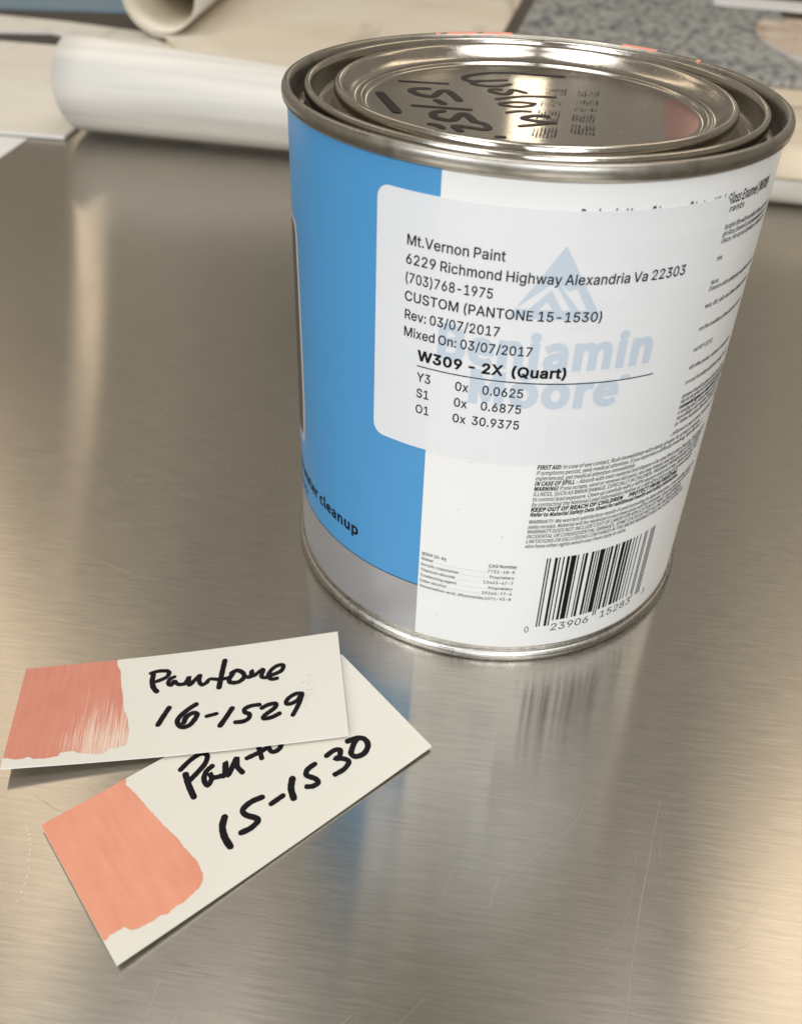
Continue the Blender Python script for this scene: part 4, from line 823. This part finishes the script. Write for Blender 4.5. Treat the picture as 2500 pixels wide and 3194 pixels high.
sm = [(x, y) for x, y in [[29.15,13.17],[31.56,13.91],[33.36,11.82],[34.91,7.8],[35.91,3.76],[36.07,-0.98],[35.19,-6.4],[33.66,-11.78],[31.2,-15.13],[28.65,-16.9],[26.72,-16.93],[27.79,-6.3]]]
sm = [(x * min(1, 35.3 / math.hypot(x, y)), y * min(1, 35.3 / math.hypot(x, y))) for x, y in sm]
link("pink_patch", soup(fill([sm]), lambda x, y: (x, y, 117.645)), M_PINK, lid)  # thin see-through pink patch at the right of the lid panel

# paper label
def wrap(name, s0, z0, s1, z1, R, material, parent, step=1.5):
    return link(name, soup(rect(s0, z0, s1, z1), cyl(R), step), material, parent, True)
half = math.pi * R0
EDGE = -14.35
label = wrap("wrap_label", EDGE, 4.25, EDGE + 2 * half - 120, 118.7, R0, M_LABEL, can)
wrap("blue_panel", EDGE - 120, 20.15, EDGE, 118.7, R0, M_BLUE, label)
wrap("silver_band", EDGE - 120, 4.25, EDGE, 20.15, R0, M_SILVER, label)
link("divider_line", soup(rect(EDGE - 120, 20.0, EDGE, 20.25), cyl(R0 + .03), 1.5), M_INK, label)
pan_out = [(-80, 95.9), (-60.2, 95.6), (-58.9, 93.2), (-58.0, 79), (-57.5, 62), (-57.3, 50), (-58.2, 41), (-59.6, 37.2), (-80, 36.5)]
pan_in = [(-80, 94.6), (-62.4, 94.0), (-61.0, 92.4), (-60.2, 79), (-59.7, 62), (-59.5, 50), (-60.1, 41.5), (-61.2, 39.0), (-80, 38)]
link("panel_outline", soup(fill([pan_out]), cyl(R0 + .03), 1.5), M_OUTLINE, label)
link("front_panel", soup(fill([pan_in]), cyl(R0 + .06), 1.5), M_GREY, label)
INKR = R0 + .035
tr = text("soap & water cleanup", 'B', -31.6 - 44.6, 26.7, 3.05, 44.6, 0, .035)
tr += text("100% acrylic", 'B', -56.4 - 19, 22.4, 1.6, 19, 0, .01)
link("cleanup_line", soup(tr, cyl(INKR), 1.5), M_INK, label)

# fine print right of the sticker
F = []
cap = 1.02
kw = 25.4 / text_width("also have other rights which vary from state to state.", 'B', cap)
def fine(s, x, z, bold=0, c=cap, width=None, k=kw):
    wdt = width or text_width(s, 'B', c, bold) * k
    F.extend(text(s, 'B', x, z, c, wdt, .16, bold))
    return x + wdt
rows = [(("FIRST AID:", 1), (" In case of eye contact, flush immediately with plenty of water for at least 15 minutes.", 0)),
        (("If symptoms persist, seek medical attention. If you experience difficulty breathing, leave the area. If", 0),),
        (("experienced, get medical attention immediately.", 0),),
        (("IN CASE OF SPILL", 1), (" – Absorb with inert material and dispose of as specified under Clean Up. Check local rules", 0)),
        (("WARNING!", 1), (" If you scrape, sand or remove old paint, you may release lead dust. LEAD IS TOXIC. EXPOSURE", 0)),
        (("ILLNESS, SUCH AS BRAIN DAMAGE, ESPECIALLY IN CHILDREN. PREGNANT WOMEN SHOULD ALSO AVOID", 0),),
        (("to control lead exposure. Clean up carefully with a HEPA vacuum and a wet mop. Before you start, find", 0),),
        (("by contacting the National Lead Information Hotline at 1-800-424-LEAD or log on to www.epa.gov", 0),),
        (("KEEP OUT OF REACH OF CHILDREN", 2), ("       ", 0), ("PROTECT FROM FREEZING", 2)),
        (("Refer to Material Safety Data Sheet for additional health and safety information.", 1),)]
rows2 = ["WARRANTY: We warrant satisfactory results if used according to label directions. If not satisfied return with",
         "sales receipt. Material will be replaced or purchase price will be refunded. Since we have no control over",
         "WARRANTY DOES NOT INCLUDE COST OF LABOR FOR APPLICATION OF PAINT. SELLER MAKES",
         "INCIDENTAL OR CONSEQUENTIAL DAMAGES. SOME STATES DO NOT ALLOW THE EXCLUSION OF",
         "LIMITATIONS OR EXCLUSIONS CONTAINED IN THE ABOVE WARRANTY MAY NOT APPLY TO YOU. YOU",
         "also have other rights which vary from state to state."]
for i, row in enumerate(rows):
    x = 9.5
    for s, bd in row:
        x = fine(s, x, 58.2 - 1.415 * i, (0, .05, .065)[bd], cap, None, kw * (1.22 if bd == 2 else 1.0))
for i, s in enumerate(rows2):
    fine(s, 9.4, 43.45 - 1.41 * i)
fine("of California to cause cancer, birth defects and other harm.", 41.3, 60.0)
for z, hid, s, bd in ((107.0, "This finish gives a hard and very", "durable film with excellent flow and leveling.", 0), (105.6, "scuff resistant surface. This", "igh Gloss Enamel is recommended for use on", 0), (104.2, "interior and exterior primed", "urfaces. For use on furniture, cabinets, doors", 0),
                   (100.7, "wood, metal, masonry and also", "trim.", 0), (95.7, "Prepare: remove dust from all", "rfaces.", 0), (94.3, "One coat of primer first", "ill ensure color uniformity and better hiding of", 0), (90.6, "All must be clean and free of", "rease, dirt, salts and other contaminants such", 0),
                   (85.6, "Number of coats needed depends", "pon the condition of the substrate and color", 0), (80.8, "Apply only between 50 degrees", "and 90°F (32°C).", 0), (76.6, "Thin with clean water, do not", "add other paints, solvents or materials to", 0), (73.0, "Dries in one hour but tempera", "ture and humidity will affect drying times of", 0),
                   (69.5, "Clean up: brushes and other", "uipment should be given a final rinse. Unused", 0), (68.2, "paint in good condition then", "may be recycled in a community program. See", 0), (66.8, "Contact your state or local", "ironmental agency or department of sanitation", 1), (65.4, "Avoid breathing spray mist", "or sanding dust. Ensure fresh air entry during", 0),
                   (64.0, "Contact with the skin may", "cause allergic skin reaction. Wear gloves when", 0), (62.5, "when mixing or cleaning", "up. Follow respirator directions for the proper", 0)):
    fine(hid, 10.2, z, bd * .05, cap, 31.5)
    fine(s, 42.75, z, bd * .05)
F += text("Benjamin Moore® Impervo® Latex High Gloss Enamel (W309)", 'B', 10.2, 112.05, 1.98, 48.4, .12, .02)
F += text("Tint with approved machine colorants", 'B', 10.2, 110.4, 1.2, 38.1, .12, .01)
rs = random.Random(5)  # tiny dust specks on the label, joined to the print mesh
for s, z in ((-6, 45.5), (-4.4, 58.6), (-9.2, 12.4), (4.1, 39.3), (26, 8), (41, 20)):
    k = rs.uniform(.06, .11)
    F += rect(s - k, z - k * .8, s + k, z + k)
link("fine_print_and_specks", soup(F, cyl(INKR)), M_FINE, label)

# ingredient table
T = text("W309 2X-A4", 'A', -13.8, 30.0, .88, 6.0, 0, .03) + rect(-13.8, 29.72, -7.8, 29.8)
T += text("CAS Number", 'A', 1.9, 30.15, .88, 6.5, 0, .03) + rect(1.9, 29.88, 8.4, 29.96)
kt = 15.4 / text_width("Hexanedioic acid, dihydrazide", 'A', .85, .02)
for i, (a, d, c2) in enumerate((("Water", 20, "7732-18-5"), ("Acrylic copolymer", 12, "Proprietary"), ("Titanium dioxide", 13, "13463-67-7"), ("Coalescing agent", 13, "Proprietary"), ("Ester alcohol", 16, "25265-77-4"), ("Hexanedioic acid, dihydrazide", 2, "1071-93-8"))):
    z = 28.45 - 1.71 * i
    wa = text_width(a, 'A', .85, .02) * kt
    T += text(a, 'A', -13.9, z, .85, wa, 0, .02)
    wc = text_width(c2, 'A', .85, .02) * kt
    x0, x1 = -13.9 + wa + .35, 8.1 - wc - .3
    T += text(c2, 'A', 8.1 - wc, z, .85, wc, 0, .02)
    k = max(2, int((x1 - x0) / .62))
    for j in range(k):
        xx = x0 + (x1 - x0) * (j + .5) / k
        T += rect(xx - .08, z, xx + .08, z + .15)
link("ingredient_table", soup(T, cyl(INKR)), M_FINE, label)

# UPC bar code 0 23906 15283 3
LC = ["0001101", "0011001", "0010011", "0111101", "0100011", "0110001", "0101111", "0111011", "0110111", "0001011"]
code = "023906152833"
bits = "101" + "".join(LC[int(c)] for c in code[:6]) + "01010" + "".join("".join('1' if b2 == '0' else '0' for b2 in LC[int(c)]) for c in code[6:]) + "101"
mw = 31.1 / 95
T = []
i = 0
while i < 95:
    if bits[i] == '1':
        j = i
        while j < 95 and bits[j] == '1':
            j += 1
        long = i < 10 or 45 <= i < 50 or i >= 85
        T += rect(15.0 + i * mw, 10.9 if long else 12.5, 15.0 + j * mw, 32.95)
        i = j
    else:
        i += 1
T += text("0", 'A', 12.2, 9.2, 2.0, 1.3) + text("23906", 'A', 18.6, 9.05, 2.3, 10.8) + text("15283", 'A', 32.2, 9.05, 2.3, 10.9) + text("3", 'A', 47.7, 9.0, 2.0, 1.3)
link("barcode", soup(T, cyl(INKR), 1.5), M_INK, label)

# the shop's mixing sticker
R1 = R0 + .13
st = rounded(-27.4, 59.4, 43.0, 113.75, 2.6)
bm = soup(fill([st]), cyl(R1), 1.5)
bmesh.ops.remove_doubles(bm, verts=bm.verts, dist=1e-8)
r = bmesh.ops.extrude_edge_only(bm, edges=[e for e in bm.edges if e.is_boundary])
for x in r['geom']:
    if isinstance(x, bmesh.types.BMVert):       # the cut edge of the paper runs down to the label
        k = (R0 + .02) / R1
        x.co.x *= k
        x.co.y *= k
sticker = link("mixing_sticker", bm, M_STICK, can)
sticker['label'] = "white sticker with rounded corners stuck over the label"
# logo: mountain triangle and two words, printed pale blue
tri_o = [(8.9, 107.4), (17.6, 92.9), (-.1, 92.9)]
T = []
cut = [(3.0, 94.7), (7.9, 102.2), (8.75, 100.9), (12.9, 94.7), (11.2, 94.7), (10.15, 96.3), (9.1, 94.7)]
T += fill([[(8.9, 107.4), (14.6, 98.0), (12.05, 99.15), (11.1, 98.0), (8.0, 102.3), (.9, 94.55), (-.1, 92.9)]])
T = fill([[(8.9, 107.4), (14.05, 98.9), (12.0, 99.2), (10.5, 98.7), (8.8, 100.2), (6.7, 99.7), (1.1, 94.8), (-.1, 92.9)]])
T += fill([[(-.1, 92.9), (1.1, 94.8), (16.5, 94.8), (17.6, 92.9)]])
T += fill([[(14.05, 98.9), (17.6, 92.9), (16.5, 94.8), (14.5, 94.9), (12.0, 99.2)]])
T += fill([[(7.3, 98.95), (9.75, 94.85), (8.0, 94.85), (6.75, 96.6), (5.5, 94.85), (3.55, 94.85)]])
T += fill([[(8.8, 100.2), (9.6, 99.0), (9.95, 98.4), (12.9, 94.85), (11.4, 94.85), (8.0, 99.9)]])
link("logo_mountain", soup(T, cyl(R1 + .03), 1.2), M_LOGO, sticker)
T = text("Benjamin", 'B', -13.6, 82.35, 6.9, 44.6, 0, .048) + text("Moore", 'B', -6.6, 73.7, 6.9, 31.2, 0, .048)
link("logo_words", soup(T, cyl(R1 + .035), 1.2), M_LOGO, sticker)
T = text("®", 'B', 24.0, 78.0, 1.9, 2.6)
link("registered_mark", soup(T, cyl(R1 + .03)), M_LOGO, sticker)
T = []
for s, x, z, wd in (("Mt.Vernon Paint", -20.7, 103.75, 19.1), ("6229 Richmond Highway Alexandria Va 22303", -20.8, 100.0, 55.3), ("(703)768-1975", -20.8, 96.25, 17.7),
                    ("CUSTOM (PANTONE 15-1530)", -20.7, 92.5, 38.7), ("Rev: 03/07/2017", -20.6, 88.65, 19.5), ("Mixed On: 03/07/2017", -20.6, 84.95, 26.1),
                    ("Y3", -17.2, 75.55, 3.2), ("0x", -9.1, 75.5, 2.9), ("0.0625", -3.6, 75.6, 8.4), ("S1", -17.2, 71.8, 3.0), ("0x", -9.1, 71.75, 2.9), ("0.6875", -3.6, 71.9, 8.4),
                    ("O1", -17.2, 68.05, 3.2), ("0x", -9.1, 68.0, 2.9), ("30.9375", -5.1, 68.15, 9.9)):
    T += text(s, 'A', x, z, 1.99, wd, 0, .018)
T += text("W309 - 2X  (Quart)", 'A', -17.2, 80.35, 2.15, 30.1, 0, .058)
T += rect(-17.3, 78.88, 32.0, 79.12)
link("sticker_lettering", soup(T, cyl(R1 + .065), 3.0), M_INK, sticker)

# ------------------------------------------------------------------ the two swatch cards
def card_surface(C4, L, W, bow):
    P = [Vector(p) for p in C4]
    def fn(u, v, z=0.0):
        a, b = u / L, v / W
        q = P[0] * (1 - a) * (1 - b) + P[1] * a * (1 - b) + P[2] * a * b + P[3] * (1 - a) * b
        return (q.x, q.y, q.z - bow * math.sin(math.pi * min(max(a, 0), 1)) + z)
    return fn

def swatch_card(C4, L, W, bow, label, paint_poly, paint_mat, paint_label, ink):
    fn = card_surface(C4, L, W, bow)
    root = thing("swatch_card", label, "swatch card", (0, 0, 0), "paint swatch cards")
    ctr = Vector(fn(L / 2, W / 2))
    ctr.z = 0
    root.location = ctr * S
    loc = lambda u, v, z=0.0: tuple(Vector(fn(u, v, z)) - ctr)
    bm = bmesh.new()
    nu, nv, th = 40, 14, .34
    rows = [[[bm.verts.new(Vector(loc(L * i / nu, W * j / nv, dz)) * S) for j in range(nv + 1)] for i in range(nu + 1)] for dz in (0, -th)]
    for k, g in enumerate(rows):
        for i in range(nu):
            for j in range(nv):
                q = (g[i][j], g[i + 1][j], g[i + 1][j + 1], g[i][j + 1])
                bm.faces.new(q if k else q[::-1])
    a, b = rows
    edge = []
    for i in range(nu):
        edge.append(bm.faces.new((a[i][0], a[i + 1][0], b[i + 1][0], b[i][0])))
        edge.append(bm.faces.new((a[i + 1][nv], a[i][nv], b[i][nv], b[i + 1][nv])))
    for j in range(nv):
        edge.append(bm.faces.new((a[0][j + 1], a[0][j], b[0][j], b[0][j + 1])))
        edge.append(bm.faces.new((a[nu][j], a[nu][j + 1], b[nu][j + 1], b[nu][j])))
    for f in edge:
        f.material_index = 1
    bmesh.ops.recalc_face_normals(bm, faces=bm.faces)
    link("card", bm, None, root, mats=[M_CARD, M_CARDEDGE])
    # ragged brushed patch
    rg = random.Random(3)
    poly = []
    for i, p in enumerate(paint_poly):
        q = paint_poly[(i + 1) % len(paint_poly)]
        p, q = Vector(p), Vector(q)
        on_edge = (p.x < .4 and q.x < .4) or (p.y < .8 and q.y < .8)
        k = 1 if on_edge else max(1, int((q - p).length / .25))
        nn = Vector((-(q - p).y, (q - p).x)).normalized()
        for j in range(k):
            t = p.lerp(q, j / k)
            if j and not on_edge:
                t = t + nn * rg.uniform(-.09, .09)
            poly.append((max(.03, t.x) if t.x > .35 else .03, max(.03, t.y) if t.y > .75 else .03))
    pm = link("paint_swatch", soup(fill([poly]), lambda x, y: loc(x, y, .035), 2.0, 4.0), paint_mat, root)
    pm['label'] = paint_label
    bms = []
    for i, (wd, pts) in enumerate(ink):
        bms.append(ribbon(pts, wd, lambda x, y, z: loc(x, y, .03 + z), lift=i * .004, jag=.06))
    link("handwriting", merge(bms), M_MARK, root)
    return root

swatch_card([[-81.22,-113.2,1.5],[-31.11,-58.09,0.8],[-6.14,-81.46,1.2],[-55.64,-136.92,1.9]], 74.6, 34.4, .7, "lower cream card with orange coral swatch, handwritten 15-1530", [[-0.09,-0.18],[4.71,-0.1],[11.23,0.25],[18.0,0.62],[17.35,1.25],[18.04,4.48],[18.6,9.55],[19.01,12.9],[19.59,16.3],[20.15,19.21],[20.16,21.37],[20.49,23.32],[20.77,25.77],[20.38,28.75],[19.75,29.87],[18.48,30.73],[16.26,31.1],[14.75,31.46],[13.13,31.22],[11.4,31.63],[10.24,30.98],[8.87,31.16],[6.92,30.87],[5.57,30.67],[4.63,30.06],[4.13,28.95],[2.52,28.91],[1.31,28.68],[0.81,29.13],[0.02,29.11],[-0.31,16.97],[-0.16,2.95]], M_PAINT2, "orange coral brushed paint patch", [[1.39,[[28.5,6.68],[27.75,9.35],[27.22,12.6]]],[1.22,[[28.21,5.01],[31.04,4.13],[33.69,4.05],[34.46,5.33],[33.03,6.86],[30.58,7.87],[28.29,8.64]]],[1.22,[[33.96,8.34],[32.28,8.78],[30.95,10.21],[30.83,11.94],[32.4,10.93],[32.61,9.45],[32.66,10.93],[34.14,11.67]]],[1.22,[[34.19,11.59],[34.96,11.9],[36.68,9.28],[35.46,12.42],[39.11,9.82],[38.16,11.7],[38.28,13.67]]],[1.17,[[40.9,11.23],[43.7,11.58],[46.01,11.67]]],[1.17,[[44.58,9.88],[43.42,13.22]]],[1.17,[[46.11,11.52],[46.05,13.23],[47.52,13.61],[48.71,12.71],[48.37,10.66]]],[1.45,[[29.87,20.68],[28.43,22.25],[27.61,24.55],[27.46,26.96]]],[1.28,[[38.38,21.45],[35.94,20.98],[33.69,21.46],[33.53,22.86],[34.83,24.84],[34.72,25.62],[32.82,26.07],[30.71,25.74]]],[1.22,[[39.06,23.95],[41.94,23.87]]],[1.5,[[45.8,21.7],[44.26,23.52],[43.44,25.75]]],[1.22,[[51.63,21.68],[49.62,21.84],[48.67,22.88],[49.66,24.78],[49.59,25.96],[48.18,25.93],[47.14,25.22]]],[1.22,[[54.86,21.58],[56.89,21.48],[58.08,22.22],[56.95,23.48],[55.9,23.36],[57.25,24.45],[57.81,25.89],[55.95,26.73],[53.59,26.58]]],[1.34,[[60.7,21.46],[62.69,22.0],[63.99,23.33],[63.63,25.17],[61.75,26.29],[59.82,25.85],[59.45,24.5],[61.37,22.89],[62.68,22.26]]]])
ca = swatch_card([[-102.83,-75.9,1.8],[-33.43,-51.85,1.9],[-24.62,-82.31,2.2],[-94.35,-103.53,3.6]], 74.0, 31.0, .95, "upper cream card with rosy swatch, handwritten 16-1529, lying across the other card", [[-0.21,-0.12],[6.75,0.06],[12.24,0.16],[16.87,0.43],[20.61,0.72],[20.97,2.43],[21.77,3.9],[22.28,8.24],[23.03,12.21],[23.75,16.79],[24.76,19.11],[25.05,21.3],[25.49,23.23],[25.34,26.2],[25.17,27.09],[23.18,27.65],[21.82,27.61],[20.48,29.14],[18.94,28.86],[17.23,28.57],[15.53,28.27],[14.62,27.72],[13.76,27.52],[11.47,27.73],[11.27,28.61],[9.99,28.81],[8.39,29.09],[7.38,28.88],[6.34,29.0],[5.23,28.2],[3.92,28.63],[2.64,28.73],[1.61,28.39],[0.0,28.0],[-0.1,17.07]], M_PAINT1, "rosy coral paint patch with dry brush streaks", [[1.29,[[29.48,6.48],[29.34,8.48],[29.78,10.52],[30.63,11.95]]],[1.16,[[28.91,5.79],[30.59,5.37],[32.52,5.6],[33.1,6.44],[32.42,7.77],[30.35,8.69]]],[1.11,[[34.38,7.84],[33.46,8.37],[33.11,9.64],[33.82,10.47],[34.45,9.08],[34.72,9.62],[35.66,10.49],[36.85,10.44]]],[1.11,[[36.85,10.54],[37.55,9.24],[37.82,8.29],[37.97,11.04],[39.42,9.3],[40.39,8.27],[40.21,9.99],[40.93,11.41],[42.15,10.72]]],[1.06,[[42.15,10.53],[42.85,9.86],[45.22,10.37],[47.39,10.08]]],[1.34,[[46.14,4.47],[45.48,8.71],[44.91,12.84]]],[1.25,[[47.74,8.83],[49.08,8.17],[50.5,9.24],[50.7,10.74],[49.34,11.9],[47.65,11.75],[47.21,10.7],[48.11,8.99]]],[1.11,[[50.79,10.27],[52.13,10.82],[52.61,8.78],[52.79,10.61],[55.26,8.92],[54.81,11.12],[55.9,11.63]]],[1.16,[[55.9,11.63],[57.19,11.11],[59.5,10.16],[60.12,8.51],[58.74,8.33],[57.23,9.43],[56.45,11.08],[57.16,12.32],[58.45,12.29]]],[1.29,[[33.77,17.41],[32.52,20.07],[31.65,22.13]]],[1.25,[[39.85,17.2],[37.94,18.62],[36.24,20.52],[35.87,22.03],[36.8,23.41],[38.39,23.32],[39.68,21.66],[40.13,20.15],[39.19,19.71],[37.81,20.64],[37.31,22.23]]],[1.02,[[42.31,21.13],[44.49,20.69]]],[1.29,[[48.02,19.62],[46.61,22.2],[45.38,24.29]]],[1.16,[[54.21,19.55],[52.44,19.57],[50.98,20.16],[50.88,21.2],[51.95,21.96],[51.76,23.11],[50.55,23.81],[48.82,23.79]]],[1.16,[[54.79,20.6],[56.27,19.87],[58.0,19.85],[57.66,21.05],[55.46,22.73],[55.11,23.67],[56.84,23.64],[58.74,22.79]]],[1.11,[[64.07,17.8],[62.51,17.76],[60.83,18.85],[60.37,20.14],[61.43,20.4],[63.1,19.52],[64.19,17.82],[63.39,20.47],[61.77,23.7]]]])
fnA = card_surface([[-102.83,-75.9,1.8],[-33.43,-51.85,1.9],[-24.62,-82.31,2.2],[-94.35,-103.53,3.6]], 74.0, 31.0, .95)
# faint grey specks near the right end of the upper card
rg = random.Random(11)
tr = []
for i in range(46):
    u, v = rg.gauss(66.5, 1.4), rg.gauss(16.2, 3.3)
    if rg.random() < .5:
        v = rg.choice([12.5, 14.6, 15.4, 17, 18.6, 19.4]) + rg.uniform(-.15, .15)
    s_ = rg.uniform(.05, .11)
    tr += rect(u - s_, v - s_ * .8, u + s_ * 1.4, v + s_ * .8)
M_SPECK, n, l, b = mat("grey_pencil_specks", (.30, .28, .25), .6)
ctr = ca.location / S
link("ink_specks", soup(tr, lambda x, y: tuple(Vector(fnA(x, y, .04)) - ctr)), M_SPECK, ca)

# ------------------------------------------------------------------ papers and samples behind
def slab(name, pts, z0, z1, material, side=None, parent=None):
    bm = bmesh.new()
    lo = [bm.verts.new(Vector((x, y, z0)) * S) for x, y in pts]
    hi = [bm.verts.new(Vector((x, y, z1)) * S) for x, y in pts]
    bm.faces.new(hi)
    bm.faces.new(lo[::-1])
    k = len(pts)
    for i in range(k):
        f = bm.faces.new((lo[i], lo[(i + 1) % k], hi[(i + 1) % k], hi[i]))
        f.material_index = 1
    bmesh.ops.recalc_face_normals(bm, faces=bm.faces)
    return link(name, bm, None, parent, mats=[material, side or material])

def sweep(sec, y0, y1, origin, direction, name, material, thick=0.5, inner=None, parent=None, k=2, wob=None, grow=None, skew=None):
    """a sheet whose cross-section sec (lateral, z) runs along direction from y0 to y1 (mm)"""
    d = Vector(direction).normalized()
    lat = Vector((d.y, -d.x))
    bm = bmesh.new()
    G = []
    for side in (0, 1):
        cols = []
        for i in range(k + 1):
            t = y0 + (y1 - y0) * i / k
            col = []
            for j, (a, z) in enumerate(sec):
                if side:
                    a0, z0 = sec[max(j - 1, 0)]
                    a1, z1 = sec[min(j + 1, len(sec) - 1)]
                    nn = Vector((-(z1 - z0), a1 - a0)).normalized() * thick
                    a, z = a + nn.x, z + nn.y
                if grow:
                    a, z = a * grow(t), z * grow(t)
                if wob:
                    z += wob(t, a)
                p = Vector(origin) + d * (t + (skew(a, j) if skew else 0)) + lat * a
                col.append(bm.verts.new(Vector((p.x, p.y, z)) * S))
            cols.append(col)
        G.append(cols)
    for side in (0, 1):
        for i in range(k):
            for j in range(len(sec) - 1):
                f = bm.faces.new((G[side][i][j], G[side][i + 1][j], G[side][i + 1][j + 1], G[side][i][j + 1]))
                f.material_index = side
                f.smooth = True
    for i in range(k):
        for j in (0, len(sec) - 1):
            bm.faces.new((G[0][i][j], G[0][i + 1][j], G[1][i + 1][j], G[1][i][j])).material_index = 1
    for j in range(len(sec) - 1):
        for i in (0, k):
            bm.faces.new((G[0][i][j], G[0][i][j + 1], G[1][i][j + 1], G[1][i][j])).material_index = 1
    bmesh.ops.recalc_face_normals(bm, faces=bm.faces)
    return link(name, bm, None, parent, mats=[material, inner or material])

# big white roll lying across the back: a loose spiral of paper, narrower towards the right
sec = []
for i in range(150):
    t = i / 149
    a = math.radians(-90 - 360 * 3.1 * (1 - t))
    rr = 22.5 + 5.2 * t + .75 * math.sin(3 * a + .6) + .35 * math.sin(5 * a + 1)
    sec.append((rr * math.cos(a), 28.9 + rr * math.sin(a)))
taper = lambda t: max(14.5, 28.6 - .034 * t) / 28.6
roll = sweep(sec, 0, 640, (-268, 328), (1, -.05), "paper_roll", M_ROLL, .35, M_ROLL, k=30, wob=lambda t, a: .5 * math.sin(t * .012 + a * .04), grow=taper)
tag(roll, "long roll of white paper lying across the table behind the paint can", "paper roll")
# beige sheet draped over the right part of the roll
sec = []
for i in range(26):
    a = math.radians(20 + 150 * i / 25)
    sec.append((-16.6 * math.cos(a), 14.9 + 16.6 * math.sin(a)))
back = [(-190 + 174 * i / 12, 7 + 13 * (i / 12) ** 1.6) for i in range(12)]
dr = sweep(back + sec, 0, 280, (126, 308.5), (1, -.05), "wallpaper_sheet", M_WHITE, .6, M_TAN, k=6)
tag(dr, "beige printed sheet draped over the roll at the right of the can", "wallpaper sheet")

s1 = slab("paper_sheet", [(-272, 309), (-318, 308), (-560, 318), (-620, 536), (-360, 530), (-285, 480)], 0.6, 2.4, M_CREAM, M_WHITE)
tag(s1, "cream marbled sheets reaching out from under the left end of the white roll", "paper sheet")
s2 = slab("paper_sheet", [(-293, 306), (-291, 268), (-330, 215), (-520, 190), (-520, 306)], 0.15, .5, M_WHITE)
tag(s2, "plain white sheet corner at the left picture edge below the marbled sheets", "paper sheet")
r2 = slab("paper_strip", [(-446, 562), (-406, 573), (-356, 549), (-299, 557), (-337, 600), (-414, 618), (-486, 625), (-560, 640), (-560, 562)], 1.2, 3.0, M_CREAM, M_WHITE)
tag(r2, "cream paper strip at the left edge, further back than the white roll", "paper strip")
gp = slab("dark_strip", [(-520, 538), (-390, 540), (-395, 572), (-405, 572), (-446, 561), (-520, 561)], .1, .8, M_DARK)
tag(gp, "dark strip showing between the marbled sheets and the cream strip at the left edge", "board strip")
# big flat tan wallpaper sheet, and the one on it with a curled end
s3 = slab("wallpaper_sheet", [(-300, 392), (30, 378), (30, 1300), (-240, 1300), (-300, 700)], 4.0, 5.0, M_TAN, M_CREAM)
tag(s3, "flat peach beige wallpaper sheet lying behind the white roll", "wallpaper sheet")
sec = []
for i in range(110):
    a = math.radians(-90 - 620 * (1 - i / 109))
    rr = 31.5 - 5.5 * (1 - i / 109)
    sec.append((rr * math.cos(a), 37.5 + rr * math.sin(a)))
sec += [(10 * i, 6.0) for i in range(1, 31)]
cu = sweep(sec, 0, 520, (-306, 570), (-.10, 1), "wallpaper_sheet", M_WHITE, .8, M_CURL, k=6, skew=lambda a, j: -185 * min(1, max(0, (j - 109) / 9)))
tag(cu, "beige wallpaper sheet with one end curled into an open white tube", "wallpaper sheet")
# grey tweed sample book
book = thing("sample_book", "sample book with a grey stippled tweed cover behind the paint can", "sample book", (90, 700, 0))
def local(pts, o=(90, 700)):
    return [(x - o[0], y - o[1]) for x, y in pts]
slab("cover", local([(-26, 566), (225, 560), (260, 1150), (10, 1150)]), 5.5, 12.0, M_TWEED, None, book)
slab("spine_strip", local([(-38, 566), (-26.3, 566), (9.7, 1150), (-6, 1150)]), 5.5, 11.0, M_DARK, None, book)
s4 = slab("wallpaper_sheet", [(33, 372), (420, 352), (420, 1200), (33, 1200)], 3.0, 4.6, M_TAN, M_WHITE)
tag(s4, "beige sheet lying flat under the grey sample book at the right", "wallpaper sheet")
pts = [(222 + 30 * math.cos(math.radians(a)) - 4, 690 + 60 * math.sin(math.radians(a))) for a in range(100, 261, 10)]
pts = [(214, 800), (202, 770), (196, 735), (195, 700), (199, 665), (208, 635), (222, 610), (330, 590), (420, 800)]
st = slab("stone_sample", pts, 12.3, 15, M_STONE, M_WHITE)
tag(st, "brown veined stone sample with a pale curved edge, at the top right corner", "stone sample")
st = slab("paper_strip", [(178, 885), (420, 850), (420, 905), (178, 935)], 12.3, 15, M_WHITE)
tag(st, "white paper strip lying on the far end of the grey sample book", "paper strip")
bd = slab("wooden_board", [(150, 950), (520, 912), (520, 1100), (150, 1100)], 12.3, 20, M_DARK)
tag(bd, "dark brown board beyond the white strip at the top right", "board")
bd = slab("dark_slab", [(-560, 645), (-486, 629), (-414, 622), (-337, 604), (-318, 640), (-376, 681), (-438, 668), (-500, 655), (-560, 652)], .1, 1.5, M_DARK)  # flat dark piece between the cream strip and the blue folder
tag(bd, "dark brown slab lying behind the cream strip at the top left", "binder")
bd = slab("blue_folder", [(-560, 640 + 18), (-500, 658), (-434, 671), (-371, 684), (-371, 860), (-560, 860)], .2, 3, M_BLUEBOARD)
tag(bd, "slate blue folder at the top left edge of the picture", "folder")
